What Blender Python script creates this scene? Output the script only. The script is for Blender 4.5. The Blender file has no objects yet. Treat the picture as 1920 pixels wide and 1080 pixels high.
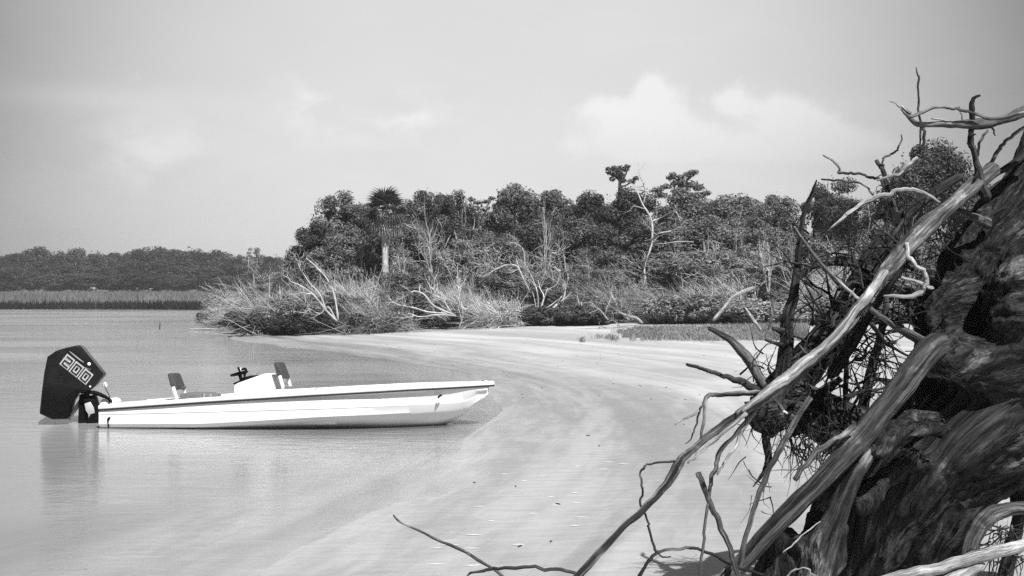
import bpy, math, random
import numpy as np
from mathutils import Vector, Matrix

# ------------------------------------------------------------------ camera, light, exposure
S = bpy.context.scene
COL = S.collection
F = 2400.0                       # focal length in pixels of the 1920 px wide photograph
EYE = 1.8
cam_d = bpy.data.cameras.new('camera')
cam_d.sensor_width = 36.0
cam_d.lens = 36.0 * F / 1920.0
cam_d.clip_start = 0.1
cam_d.clip_end = 6000
cam = bpy.data.objects.new('camera', cam_d)
cam.location = (0, 0, EYE)
cam.rotation_euler = (math.radians(90), 0, 0)
COL.objects.link(cam)
S.camera = cam

SUN_EL, SUN_AZ = 54.0, 28.0      # degrees above the horizon, degrees to the right of straight behind the camera
sv = Vector((math.sin(math.radians(SUN_AZ)) * math.cos(math.radians(SUN_EL)),
             -math.cos(math.radians(SUN_AZ)) * math.cos(math.radians(SUN_EL)),
             math.sin(math.radians(SUN_EL))))
sun_d = bpy.data.lights.new('sun', 'SUN')
sun_d.energy = 5.0
sun_d.angle = math.radians(0.5)
sun_d.color = (1, 1, 1)
sun = bpy.data.objects.new('sun', sun_d)
sun.rotation_euler = sv.to_track_quat('Z', 'Y').to_euler()
sun.location = (0, 0, 40)
COL.objects.link(sun)

S.view_settings.view_transform = 'Standard'
S.view_settings.look = 'None'
S.view_settings.exposure = 0.55
S.view_settings.gamma = 1.0
S.view_settings.use_curve_mapping = False
S.cycles.use_denoising = False
S.cycles.use_adaptive_sampling = False
S.cycles.max_bounces = 8
S.cycles.transparent_max_bounces = 12
S.cycles.caustics_reflective = False
S.cycles.caustics_refractive = False

W = bpy.data.worlds.new('World')
S.world = W
W.use_nodes = True


class NT:
    """small helper to write node trees"""
    def __init__(self, tree):
        self.t = tree
        tree.nodes.clear()

    def n(self, kind, **kw):
        nd = self.t.nodes.new(kind)
        for k, v in kw.items():
            setattr(nd, k, v)
        return nd

    def put(self, sock, v):
        if hasattr(v, 'links') or hasattr(v, 'is_linked'):
            self.t.links.new(v, sock)
        elif v is not None:
            sock.default_value = v

    def math(self, op, a, b=None, c=None, clamp=False):
        nd = self.n('ShaderNodeMath', operation=op, use_clamp=clamp)
        self.put(nd.inputs[0], a)
        if b is not None:
            self.put(nd.inputs[1], b)
        if c is not None:
            self.put(nd.inputs[2], c)
        return nd.outputs[0]

    def mapr(self, v, a, b, c, d, smooth=True):
        nd = self.n('ShaderNodeMapRange')
        if smooth:
            nd.interpolation_type = 'SMOOTHSTEP'
        self.put(nd.inputs[0], v)
        for i, q in enumerate((a, b, c, d)):
            self.put(nd.inputs[1 + i], q)
        return nd.outputs[0]

    def noise(self, vec, scale, detail=4, rough=0.55, dist=0.0):
        nd = self.n('ShaderNodeTexNoise')
        if vec is not None:
            self.put(nd.inputs['Vector'], vec)
        nd.inputs['Scale'].default_value = scale
        nd.inputs['Detail'].default_value = detail
        nd.inputs['Roughness'].default_value = rough
        nd.inputs['Distortion'].default_value = dist
        return nd.outputs['Fac']

    def mapping(self, vec, loc=(0, 0, 0), rot=(0, 0, 0), scale=(1, 1, 1)):
        nd = self.n('ShaderNodeMapping')
        self.put(nd.inputs['Vector'], vec)
        nd.inputs['Location'].default_value = loc
        nd.inputs['Rotation'].default_value = rot
        nd.inputs['Scale'].default_value = scale
        return nd.outputs[0]

    def attr(self, name):
        return self.n('ShaderNodeAttribute', attribute_name=name)

    def mixf(self, f, a, b):
        nd = self.n('ShaderNodeMix', data_type='FLOAT')
        self.put(nd.inputs[0], f)
        self.put(nd.inputs[2], a)
        self.put(nd.inputs[3], b)
        return nd.outputs[0]

    def bump(self, h, strength=0.5, dist=0.02):
        nd = self.n('ShaderNodeBump')
        self.put(nd.inputs['Strength'], strength)
        self.put(nd.inputs['Distance'], dist)
        self.put(nd.inputs['Height'], h)
        return nd.outputs[0]


# sky: physical sky turned to grey (the photograph is black and white) with thin cloud veils and two heaps of cloud
w = NT(W.node_tree)
sky = w.n('ShaderNodeTexSky', sky_type='NISHITA')
sky.sun_disc = False
sky.sun_elevation = math.radians(SUN_EL)
sky.sun_rotation = math.radians(180 - SUN_AZ)
sky.air_density = 1.0
sky.dust_density = 2.0
bw = w.n('ShaderNodeRGBToBW')
w.t.links.new(sky.outputs[0], bw.inputs[0])
tc = w.n('ShaderNodeTexCoord').outputs['Generated']
sep = w.n('ShaderNodeSeparateXYZ')
w.put(sep.inputs[0], tc)
ax = w.math('ARCTAN2', sep.outputs[0], sep.outputs[1])            # azimuth from the view axis, radians
el = w.math('ARCSINE', sep.outputs[2])


def blob(px, py, wx, wy):
    a0 = math.atan((px - 960) / F)
    e0 = math.atan((540 - py) / F)
    dx = w.math('DIVIDE', w.math('SUBTRACT', ax, a0), wx / F)
    dy = w.math('DIVIDE', w.math('SUBTRACT', el, e0), wy / F)
    r2 = w.math('ADD', w.math('MULTIPLY', dx, dx), w.math('MULTIPLY', dy, dy))
    return w.math('EXPONENT', w.math('MULTIPLY', r2, -1.0))


cv = w.mapping(tc, scale=(1, 1, 1.7))
n1 = w.noise(cv, 13, 6, 0.55, 0.3)
n2 = w.noise(cv, 5.0, 5, 0.5, 0.8)
n3 = w.noise(w.mapping(tc, loc=(3, 1, 2), rot=(0, 0.5, 0), scale=(1, 1, 2.6)), 7.0, 6, 0.6, 0.9)
n4 = w.noise(w.mapping(tc, loc=(0.3, 0.7, 0.1)), 30, 6, 0.6, 0.2)
heap = None
for bl in ((1130, 208, 62, 34), (1235, 212, 60, 62), (1218, 168, 30, 30), (1300, 262, 90, 30), (1366, 200, 34, 30), (1445, 205, 62, 38), (1530, 245, 90, 40), (1300, 285, 230, 26), (1560, 285, 120, 34), (1180, 262, 90, 30)):
    b_ = blob(*bl)
    heap = b_ if heap is None else w.math('ADD', heap, b_)
field = w.math('ADD', heap, w.math('MULTIPLY', w.math('SUBTRACT', n4, 0.5), 1.9))
field = w.math('ADD', field, w.math('MULTIPLY', w.math('SUBTRACT', n1, 0.5), 0.6))
heap = w.math('MULTIPLY', w.mapr(field, 0.34, 1.15, 0.0, 1.0), w.mapr(el, 0.085, 0.15, 0.2, 1.0))
veil = w.math('MULTIPLY', w.mapr(n3, 0.40, 0.72, 0.0, 1.0), w.mapr(el, 0.0, 0.2, 0.55, 0.35))
streak = w.math('MULTIPLY', w.math('ADD', blob(270, 290, 110, 70), w.math('ADD', blob(590, 205, 60, 60), blob(760, 225, 130, 40))), w.mapr(n1, 0.4, 0.65, 0.0, 0.5))
streak = w.math('ADD', streak, w.math('MULTIPLY', blob(160, 200, 200, 22), 0.22))
# brighter middle painted into the sky, imitating a lens's darker corners
hx = w.math('DIVIDE', w.math('SUBTRACT', ax, math.atan((930 - 960) / F)), 850 / F)
he = w.math('DIVIDE', w.math('SUBTRACT', el, 0.06), 0.9)
h2 = w.math('ADD', w.math('MULTIPLY', hx, hx), w.math('MULTIPLY', he, he))
vignette_v = w.math('MULTIPLY', w.math('EXPONENT', w.math('MULTIPLY', w.math('MULTIPLY', h2, h2), -0.75)), 0.78)
vignette_v = w.math('ADD', vignette_v, w.math('MULTIPLY', w.math('SUBTRACT', n2, 0.5), 0.09))
SKY_K, CLOUD_K = 1.0, 1.0
base = w.math('MULTIPLY', bw.outputs[0], 0.0)
base = w.math('ADD', base, w.math('MULTIPLY', bw.outputs[0], 0.23))
lum = w.math('ADD', base, w.math('MULTIPLY', w.math('MAXIMUM', vignette_v, 0.0), 5.4))
lum = w.math('ADD', lum, w.math('MULTIPLY', veil, 0.30))
lum = w.math('ADD', lum, w.math('MULTIPLY', streak, 1.9))
lum = w.math('ADD', lum, w.math('MULTIPLY', heap, 1.0))
bg = w.n('ShaderNodeBackground')
w.put(bg.inputs['Color'], lum)
bg.inputs['Strength'].default_value = 0.1
wo = w.n('ShaderNodeOutputWorld')
w.t.links.new(bg.outputs[0], wo.inputs['Surface'])

# ------------------------------------------------------------------ helpers
rng = np.random.default_rng(7)
R = random.Random(11)


def P(px, py, D):
    """the point at depth D seen at (px, py) of the photograph"""
    return np.array([(px - 960) / F * D, D, EYE - (py - 540) / F * D])


def _h(ix, iy, iz):
    n = (ix.astype(np.int64) * 374761393 + iy.astype(np.int64) * 668265263 + iz.astype(np.int64) * 2147483647) & 0xFFFFFFFF
    n = ((n ^ (n >> 13)) * 1274126177) & 0xFFFFFFFF
    n = n ^ (n >> 16)
    return (n & 0xFFFF) / 65535.0


def vnoise(p):
    p = np.asarray(p, float)
    i = np.floor(p)
    f = p - i
    f = f * f * (3 - 2 * f)
    i = i.astype(np.int64)
    r = 0
    for a in (0, 1):
        for b in (0, 1):
            for c in (0, 1):
                wgt = (f[..., 0] if a else 1 - f[..., 0]) * (f[..., 1] if b else 1 - f[..., 1]) * (f[..., 2] if c else 1 - f[..., 2])
                r = r + wgt * _h(i[..., 0] + a, i[..., 1] + b, i[..., 2] + c)
    return r


def fbm(p, octv=4):
    r, a, s = 0, 0.5, 0
    q = np.asarray(p, float)
    for k in range(octv):
        r = r + a * vnoise(q)
        s += a
        a *= 0.5
        q = q * 2.03 + 17.3
    return r / s


def mesh(name, v, f, mat, smooth=True, attrs=None):
    """f: an (m, k) int array or a list of such arrays / lists"""
    m = bpy.data.meshes.new(name)
    v = np.asarray(v, np.float32)
    blocks = f if isinstance(f, list) else [f]
    blocks = [np.asarray(b, np.int32) for b in blocks if len(b)]
    m.vertices.add(len(v))
    m.vertices.foreach_set('co', v.ravel())
    nl = sum(b.size for b in blocks)
    npoly = sum(len(b) for b in blocks)
    m.loops.add(nl)
    m.polygons.add(npoly)
    m.loops.foreach_set('vertex_index', np.concatenate([b.ravel() for b in blocks]))
    tot = np.concatenate([np.full(len(b), b.shape[1], np.int32) for b in blocks])
    st = np.concatenate([[0], np.cumsum(tot)[:-1]]).astype(np.int32)
    m.polygons.foreach_set('loop_start', st)
    m.polygons.foreach_set('loop_total', tot)
    m.polygons.foreach_set('use_smooth', np.full(npoly, smooth, bool))
    for k, a in (attrs or {}).items():
        a = np.asarray(a, np.float32)
        if a.ndim == 2:
            m.attributes.new(k, 'FLOAT_VECTOR', 'POINT').data.foreach_set('vector', a.ravel())
        else:
            m.attributes.new(k, 'FLOAT', 'POINT').data.foreach_set('value', a)
    m.update(calc_edges=True)
    m.validate()
    if mat:
        m.materials.append(mat)
    return m


def obj(name, me, parent=None, **props):
    o = bpy.data.objects.new(name, me)
    COL.objects.link(o)
    if parent is not None:
        o.parent = parent
    for k, v in props.items():
        o[k] = v
    return o


def tag(o, label=None, cat=None, group=None, kind=None):
    for k, v in (('label', label), ('category', cat), ('group', group), ('kind', kind)):
        if v:
            o[k] = v
    return o


def thing(name, loc, label, cat, group=None, rz=0.0, scale=None):
    o = bpy.data.objects.new(name, None)
    o.empty_display_size = 0.2
    COL.objects.link(o)
    o.location = tuple(loc)
    o.rotation_euler = (0, 0, rz)
    if scale is not None:
        o.scale = scale
    return tag(o, label, cat, group)


class MB:
    """collects vertices and faces of one mesh"""
    def __init__(self):
        self.v, self.q, self.t, self.a, self.n = [], [], [], [], 0

    def add(self, v, q=None, t=None, a=None):
        v = np.asarray(v, float)
        self.v.append(v)
        if q is not None and len(q):
            self.q.append(np.asarray(q) + self.n)
        if t is not None and len(t):
            self.t.append(np.asarray(t) + self.n)
        self.a.append(np.asarray(a, float) if a is not None else np.array(v))
        self.n += len(v)
        return self

    def box(self, x0, x1, y0, y1, z0, z1):
        v = [(x, y, z) for x in (x0, x1) for y in (y0, y1) for z in (z0, z1)]
        q = [(0, 1, 3, 2), (4, 6, 7, 5), (0, 4, 5, 1), (2, 3, 7, 6), (0, 2, 6, 4), (1, 5, 7, 3)]
        return self.add(v, q)

    def tube(self, pts, rad, sides=8, sub=4, rough=0.0, seed=0.0, tip=True, wob=0.0, oval=1.0, ridge=5.0):
        v, q, t, a = tube(pts, rad, sides, sub, rough, seed, tip, wob, oval, ridge)
        return self.add(v, q, t, a)

    def mesh(self, name, mat, smooth=True, attr='bark'):
        v = np.concatenate(self.v)
        f = []
        if self.q:
            f.append(np.concatenate(self.q))
        if self.t:
            f.append(np.concatenate(self.t))
        return mesh(name, v, f, mat, smooth, {attr: np.concatenate(self.a)})


def spline(pts, sub):
    pts = np.asarray(pts, float)
    if sub <= 1 or len(pts) < 3:
        if len(pts) == 2 and sub > 1:
            s = np.linspace(0, 1, sub + 1)[:, None]
            return pts[0] * (1 - s) + pts[1] * s
        return pts
    p = np.vstack([2 * pts[0] - pts[1], pts, 2 * pts[-1] - pts[-2]])
    out = []
    for i in range(1, len(p) - 2):
        for k in range(sub):
            s = k / sub
            a, b, c, d = p[i - 1], p[i], p[i + 1], p[i + 2]
            out.append(0.5 * (2 * b + (c - a) * s + (2 * a - 5 * b + 4 * c - d) * s * s + (3 * b - a - 3 * c + d) * s ** 3))
    out.append(pts[-1])
    return np.array(out)


def tube(pts, rad, sides=8, sub=4, rough=0.0, seed=0.0, tip=True, wob=0.0, oval=1.0, ridge=5.0):
    pr = np.hstack([np.asarray(pts, float), np.asarray(rad, float)[:, None]])
    c = spline(pr, sub)
    r = np.maximum(c[:, 3], 1e-4)
    c = c[:, :3]
    if wob:
        k = np.linspace(0, 1, len(c))
        env = np.sin(np.pi * np.clip(k, 0, 1)) ** 0.5
        for d in range(3):
            nn = fbm(np.stack([np.arange(len(c)) * 0.45 + seed * 7.1, np.full(len(c), d * 9.7 + seed), np.full(len(c), 3.3)], 1), 3) - 0.5
            c[:, d] += nn * wob * 2 * env
    tg = np.gradient(c, axis=0)
    tg /= np.linalg.norm(tg, axis=1)[:, None] + 1e-9
    up = np.array([0.31, 0.2, 0.93]) if abs(tg[0][2]) < 0.8 else np.array([0.93, 0.2, 0.31])
    nrm = np.cross(tg[0], up)
    nrm /= np.linalg.norm(nrm)
    th = np.linspace(0, 2 * np.pi, sides, endpoint=False)
    al = np.concatenate([[0], np.cumsum(np.linalg.norm(np.diff(c, axis=0), axis=1))])
    if rough > 0.12:
        sw = fbm(np.stack([al / max(r.mean(), 1e-3) * 0.12 + seed * 5.3, 0 * al + 2.2, 0 * al + 7.7], 1), 3) - 0.5
        r = r * (1 + 0.5 * sw)
    V, A = [], []
    for i in range(len(c)):
        nrm = nrm - tg[i] * nrm.dot(tg[i])
        nrm /= np.linalg.norm(nrm) + 1e-9
        bn = np.cross(tg[i], nrm)
        ring = np.cos(th)[:, None] * nrm + np.sin(th)[:, None] * bn * oval
        V.append((c[i], r[i], ring))
        A.append(np.stack([np.cos(th) * r[i], np.sin(th) * r[i], np.full(sides, al[i] * 0.10)], 1))
    A = np.array(A) + np.array([seed * 1.7, seed * 0.9, seed * 2.3])
    cc = np.array([x[0] for x in V])
    rr = np.array([x[1] for x in V])
    rg = np.array([x[2] for x in V])
    if rough:
        fr = np.stack([np.cos(th)[None, :] * ridge * 0.5 + 0 * rr[:, None], np.sin(th)[None, :] * ridge * 0.5 + 0 * rr[:, None],
                       (al / max(rr.mean(), 1e-3))[:, None] * 0.22 + 0 * th[None, :]], 2) + seed * 3.1
        mod = 1 + rough * 2 * (fbm(fr, 3) - 0.5)
    else:
        mod = np.ones((len(cc), sides))
    v = cc[:, None, :] + rg * (rr[:, None] * mod)[:, :, None]
    n = len(cc)
    v = v.reshape(-1, 3)
    a = A.reshape(-1, 3)
    i, j = np.meshgrid(np.arange(n - 1), np.arange(sides), indexing='ij')
    j2 = (j + 1) % sides
    q = np.stack([i * sides + j, i * sides + j2, (i + 1) * sides + j2, (i + 1) * sides + j], 2).reshape(-1, 4)
    v = np.vstack([v, cc[0] - tg[0] * rr[0] * 0.25, cc[-1] + tg[-1] * rr[-1] * (1.2 if tip else 0.1)])
    a = np.vstack([a, A[0].mean(0), A[-1].mean(0)])
    b = (n - 1) * sides
    jj = np.arange(sides)
    t = np.vstack([np.stack([(jj + 1) % sides, jj, np.full(sides, n * sides)], 1),
                   np.stack([b + jj, b + (jj + 1) % sides, np.full(sides, n * sides + 1)], 1)])
    return v, q, t, a


def px_tube(mb, pts, D=None, **kw):
    """pts: (px, py, width_px[, depth])"""
    p, r = [], []
    for q in pts:
        d = q[3] if len(q) > 3 else D
        p.append(P(q[0], q[1], d))
        r.append(q[2] * 0.5 / F * d)
    mb.tube(p, r, **kw)


# ------------------------------------------------------------------ materials (all grey: a black and white photograph)
def new_mat(name):
    m = bpy.data.materials.new(name)
    m.use_nodes = True
    t = NT(m.node_tree)
    return m, t


def out(t, sh, disp=None):
    o = t.n('ShaderNodeOutputMaterial')
    t.t.links.new(sh, o.inputs['Surface'])


def principled(t, col, rough=0.6, normal=None, spec=0.4, coat=0.0):
    p = t.n('ShaderNodeBsdfPrincipled')
    if isinstance(col, (int, float)):
        p.inputs['Base Color'].default_value = (col, col, col, 1)
    else:
        t.put(p.inputs['Base Color'], col)
    t.put(p.inputs['Roughness'], rough)
    p.inputs['Specular IOR Level'].default_value = spec
    p.inputs['Coat Weight'].default_value = coat
    if normal is not None:
        t.put(p.inputs['Normal'], normal)
    return p.outputs[0]


def wood_mat(name, dark, mid, pale, patch=0.5, scale=1.0, bump=0.6):
    m, t = new_mat(name)
    v = t.attr('bark').outputs['Vector']
    pos = t.n('ShaderNodeNewGeometry').outputs['Position']
    fib = t.noise(t.mapping(v, scale=(1, 1, 0.55)), 46 * scale, 7, 0.70, 0.25)
    grain = t.noise(v, 130 * scale, 5, 0.6)
    pat = t.noise(pos, 3.2, 5, 0.6, 0.6)
    vs = t.mapping(v, scale=(1, 1, 0.45))
    crk = t.noise(vs, 26 * scale, 5, 0.6, 0.25)
    crk2 = t.noise(t.mapping(v, scale=(1, 1, 0.3)), 60 * scale, 4, 0.6, 0.15)
    crack = t.math('MAXIMUM', t.mapr(crk, 0.345, 0.40, 1.0, 0.0), t.math('MULTIPLY', t.mapr(crk2, 0.33, 0.39, 1.0, 0.0), 0.8))
    c = t.mapr(fib, 0.36, 0.66, dark, mid)
    pm = t.mapr(t.math('ADD', pat, t.math('MULTIPLY', t.math('SUBTRACT', fib, 0.5), 0.35)), 0.62 - patch * 0.2, 0.72 - patch * 0.1, 0.0, 1.0)
    c = t.mixf(pm, c, t.mapr(fib, 0.25, 0.7, mid, pale))
    c = t.math('MULTIPLY', c, t.mapr(grain, 0.35, 0.65, 0.6, 1.3))
    c = t.mixf(t.math('MULTIPLY', crack, 0.85), c, dark * 0.3)
    h = t.math('ADD', t.math('ADD', fib, t.math('MULTIPLY', grain, 0.3)), t.math('MULTIPLY', crack, -0.7))
    out(t, principled(t, c, 0.85, t.bump(h, bump, 0.03), 0.15))
    return m


def leaf_mat(name, lo, hi, trans=0.25):
    m, t = new_mat(name)
    a = t.attr('tint').outputs['Fac']
    oi = t.n('ShaderNodeObjectInfo').outputs['Random']
    c = t.math('MULTIPLY', t.mapr(a, 0, 1, lo, hi, False), t.mapr(oi, 0, 1, 0.65, 1.6, False))
    d = t.n('ShaderNodeBsdfDiffuse')
    t.put(d.inputs[0], c)
    tr = t.n('ShaderNodeBsdfTranslucent')
    t.put(tr.inputs[0], c)
    mx = t.n('ShaderNodeMixShader')
    mx.inputs[0].default_value = trans
    t.t.links.new(d.outputs[0], mx.inputs[1])
    t.t.links.new(tr.outputs[0], mx.inputs[2])
    out(t, mx.outputs[0])
    return m


def plain_mat(name, col, rough=0.5, var=0.08, spec=0.4, scale=8.0, coat=0.0):
    m, t = new_mat(name)
    pos = t.n('ShaderNodeNewGeometry').outputs['Position']
    nz = t.noise(pos, scale, 5, 0.6)
    c = t.mapr(nz, 0.25, 0.75, col * (1 - var), col * (1 + var))
    r = t.mapr(nz, 0.3, 0.7, max(rough - 0.08, 0.02), rough + 0.08)
    out(t, principled(t, c, r, None, spec, coat))
    return m


M = {}
M['wood_dark'] = wood_mat('wet_dark_wood', 0.012, 0.075, 0.24, 0.35, 0.8, 0.9)
M['wood_body'] = wood_mat('weathered_trunk_wood', 0.008, 0.055, 0.20, 0.25, 0.75, 1.0)
M['wood_pale'] = wood_mat('bleached_wood', 0.20, 0.42, 0.62, 0.6, 1.0, 0.6)
M['wood_mid'] = wood_mat('grey_wood', 0.045, 0.17, 0.43, 0.5, 0.9, 0.8)
M['bark'] = wood_mat('tree_bark', 0.05, 0.12, 0.25, 0.4, 0.3, 0.4)
M['bark_pale'] = wood_mat('pale_bare_bark', 0.38, 0.52, 0.64, 0.5, 0.3, 0.3)
M['palm_bark'] = wood_mat('palm_bark', 0.38, 0.52, 0.62, 0.6, 0.3, 0.3)
M['leaf_dark'] = leaf_mat('dark_evergreen_leaves', 0.035, 0.19)
M['leaf_mid'] = leaf_mat('mid_leaves', 0.08, 0.33)
M['leaf_bush'] = leaf_mat('bush_leaves', 0.025, 0.14)
M['leaf_far'] = leaf_mat('far_leaves', 0.035, 0.10)
M['wisp'] = leaf_mat('leafless_twigs', 0.14, 0.56, 0.15)
M['twig'] = wood_mat('grey_twig_bark', 0.20, 0.38, 0.58, 0.5, 0.3, 0.2)
M['frond'] = leaf_mat('palm_fronds', 0.04, 0.12)
M['frond_dead'] = leaf_mat('dead_fronds', 0.18, 0.34)
M['grass'] = leaf_mat('shore_grass', 0.08, 0.30)
M['reed'] = leaf_mat('dark_reeds', 0.018, 0.05)  # darker grey than the marsh grass behind it
M['marsh'] = leaf_mat('marsh_grass', 0.15, 0.29)
M['gel'] = plain_mat('white_gelcoat', 0.86, 0.22, 0.02, 0.5, 3.0)
M['rail'] = plain_mat('black_rub_rail', 0.02, 0.5, 0.1)
M['cowl'] = plain_mat('black_cowling_paint', 0.008, 0.3, 0.1, 0.25, 6.0)
M['blackmetal'] = plain_mat('black_metal', 0.006, 0.55, 0.15, 0.04)
M['decal'] = plain_mat('silver_decal', 0.42, 0.45, 0.05)
M['cushion'] = plain_mat('grey_vinyl', 0.14, 0.6, 0.12)
M['seatback'] = plain_mat('dark_vinyl', 0.05, 0.6, 0.15)
M['steel'] = plain_mat('dull_steel', 0.3, 0.35, 0.1)
M['fleck'] = plain_mat('fleck', 0.6, 0.7, 0.05)


# ------------------------------------------------------------------ ground and water
SHORE = np.array([(-7, -14), (-3.6, -3), (-2.5, 4.0), (-1.75, 8.0), (-1.2, 10.3), (-0.65, 12.7), (-0.3, 15.0), (-0.1, 18.0), (-0.2, 21.5), (-0.9, 25.0),
                  (-2.05, 28.8), (-4.57, 35.4), (-7.65, 40.8), (-9.3, 44.0), (-12.5, 55.0), (-16.7, 69.0), (-15.5, 82), (-23, 104),
                  (-45, 108.5), (-90, 107), (-200, 112), (-900, 120)], float)
SHORE = spline(SHORE, 4)
LAND = np.vstack([SHORE, [(-900, 1600), (900, 1600), (900, -14)]])
_seg = np.linalg.norm(np.diff(SHORE, axis=0), axis=1)
_cum = np.concatenate([[0], np.cumsum(_seg)])


def shore(x, y):
    """signed distance to the waterline (positive on land) and the arc length along it"""
    x = np.asarray(x, float)
    y = np.asarray(y, float)
    best = np.full(x.shape, 1e9)
    arc = np.zeros(x.shape)
    for i in range(len(SHORE) - 1):
        a, b = SHORE[i], SHORE[i + 1]
        d = b - a
        L2 = d.dot(d)
        s = np.clip(((x - a[0]) * d[0] + (y - a[1]) * d[1]) / L2, 0, 1)
        q = (x - a[0] - s * d[0]) ** 2 + (y - a[1] - s * d[1]) ** 2
        m = q < best
        best = np.where(m, q, best)
        arc = np.where(m, _cum[i] + s * _seg[i], arc)
    ins = np.zeros(x.shape, bool)
    n = len(LAND)
    for i in range(n):
        a, b = LAND[i], LAND[(i + 1) % n]
        if a[1] == b[1]:
            continue
        c = ((a[1] > y) != (b[1] > y)) & (x < (b[0] - a[0]) * (y - a[1]) / (b[1] - a[1]) + a[0])
        ins ^= c
    return np.where(ins, 1, -1) * np.sqrt(best), arc


def ground_z(x, y):
    sd, arc = shore(x, y)
    x = np.asarray(x, float)
    y = np.asarray(y, float)
    up = np.where(sd < 4, 0.022 * sd, 0.088 + 0.045 * (sd - 4))
    up = np.minimum(up, 0.75 + 0.0 * sd)
    dn = np.maximum(-0.03 * (-sd), -0.09 + 0.06 * (sd + 3))
    dn = np.where(sd > -3, 0.03 * sd, dn)
    z = np.where(sd > 0, up, np.maximum(dn, -1.4))
    p = np.stack([sd * 0.8, arc * 0.16, 0 * x], -1)
    near = (y < 40) & (sd > -6)
    z = z + (fbm(p, 4) - 0.5) * np.where(near, 0.085, 0.03) * np.clip(1.3 - np.abs(sd) / 14, 0.3, 1)
    return z, sd, arc


def gz(x, y):
    return float(ground_z(np.array([x]), np.array([y]))[0][0])


def steps(parts):
    o = [parts[0][0]]
    for a, b, s in parts:
        n = max(1, int(round((b - a) / s)))
        o += list(np.linspace(a, b, n + 1)[1:])
    return np.array(o)


def grid(xs, ys):
    X, Y = np.meshgrid(xs, ys)
    nx, ny = len(xs), len(ys)
    i, j = np.meshgrid(np.arange(ny - 1), np.arange(nx - 1), indexing='ij')
    q = np.stack([i * nx + j, i * nx + j + 1, (i + 1) * nx + j + 1, (i + 1) * nx + j], 2).reshape(-1, 4)
    return X.ravel(), Y.ravel(), q


gy = np.concatenate([steps([(-14, 6, 1.0), (6, 26, 0.16), (26, 60, 0.45), (60, 120, 1.5)]), 120 * np.geomspace(1.03, 12, 22)])
gx0 = steps([(0, 9, 0.16), (9, 40, 0.8)])
gx0 = np.concatenate([gx0, 40 * np.geomspace(1.05, 20, 22)])
gx = np.concatenate([-gx0[:0:-1], gx0])
X, Y, Q = grid(gx, gy)
Z, SD, ARC = ground_z(X, Y)
V3 = np.stack([X, Y, Z], 1)
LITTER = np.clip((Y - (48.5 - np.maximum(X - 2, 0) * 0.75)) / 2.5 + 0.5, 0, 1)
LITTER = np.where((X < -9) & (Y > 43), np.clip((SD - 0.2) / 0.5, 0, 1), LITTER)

m, t = new_mat('beach_sand')
pos = t.n('ShaderNodeNewGeometry').outputs['Position']
sd = t.attr('shore').outputs['Fac']
co = t.attr('band').outputs['Vector']
arc1 = t.noise(t.mapping(co, scale=(0.55, 0.045, 1)), 1.0, 5, 0.55, 0.5)
band = t.noise(t.mapping(co, scale=(1.0, 0.10, 1)), 1.15, 6, 0.6, 0.6)
band2 = t.noise(t.mapping(co, scale=(1.0, 0.22, 1)), 4.0, 5, 0.6, 0.5)
patch = t.noise(t.mapping(pos, scale=(0.5, 0.22, 1)), 0.7, 4, 0.55, 0.3)
rip = t.noise(t.mapping(pos, scale=(0.7, 3.2, 1), rot=(0, 0, 0.12)), 3.0, 5, 0.62, 0.4)
grit = t.noise(pos, 55, 4, 0.7)
wet = t.mapr(t.math('ADD', sd, t.math('MULTIPLY', t.math('SUBTRACT', band, 0.5), 5.5)), 0.2, 6.0, 1.0, 0.0)
dry = t.mapr(band, 0.36, 0.62, 0.34, 0.44)
dry = t.math('MULTIPLY', dry, t.mapr(patch, 0.3, 0.7, 0.93, 1.06))
wetc = t.mapr(t.math('ADD', t.math('MULTIPLY', band, 0.55), t.math('MULTIPLY', band2, 0.45)), 0.40, 0.60, 0.26, 0.37)
c = t.mixf(wet, dry, wetc)
c = t.math('MULTIPLY', c, t.mapr(arc1, 0.34, 0.62, 0.86, 1.07))
c = t.math('MULTIPLY', c, t.mapr(rip, 0.32, 0.7, 0.9, 1.07))
c = t.math('MULTIPLY', c, t.mapr(grit, 0.25, 0.75, 0.92, 1.07))
h = t.math('ADD', t.math('MULTIPLY', rip, 0.8), t.math('ADD', t.math('MULTIPLY', grit, 0.08), t.math('MULTIPLY', band2, 0.5)))
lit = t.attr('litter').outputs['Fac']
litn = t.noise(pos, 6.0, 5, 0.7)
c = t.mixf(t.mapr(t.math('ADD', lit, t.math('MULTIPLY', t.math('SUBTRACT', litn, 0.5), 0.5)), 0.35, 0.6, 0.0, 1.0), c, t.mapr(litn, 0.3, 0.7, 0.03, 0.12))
rough = t.mapr(wet, 0, 1, 0.85, 0.26, False)
out(t, principled(t, c, rough, t.bump(h, t.mapr(wet, 0, 1, 0.4, 0.18, False), 0.03), 0.45))
M['sand'] = m
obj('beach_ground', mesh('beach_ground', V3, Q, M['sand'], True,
    {'shore': SD, 'litter': LITTER, 'band': np.stack([SD, ARC, 0 * SD], 1)}), kind='structure')

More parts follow.
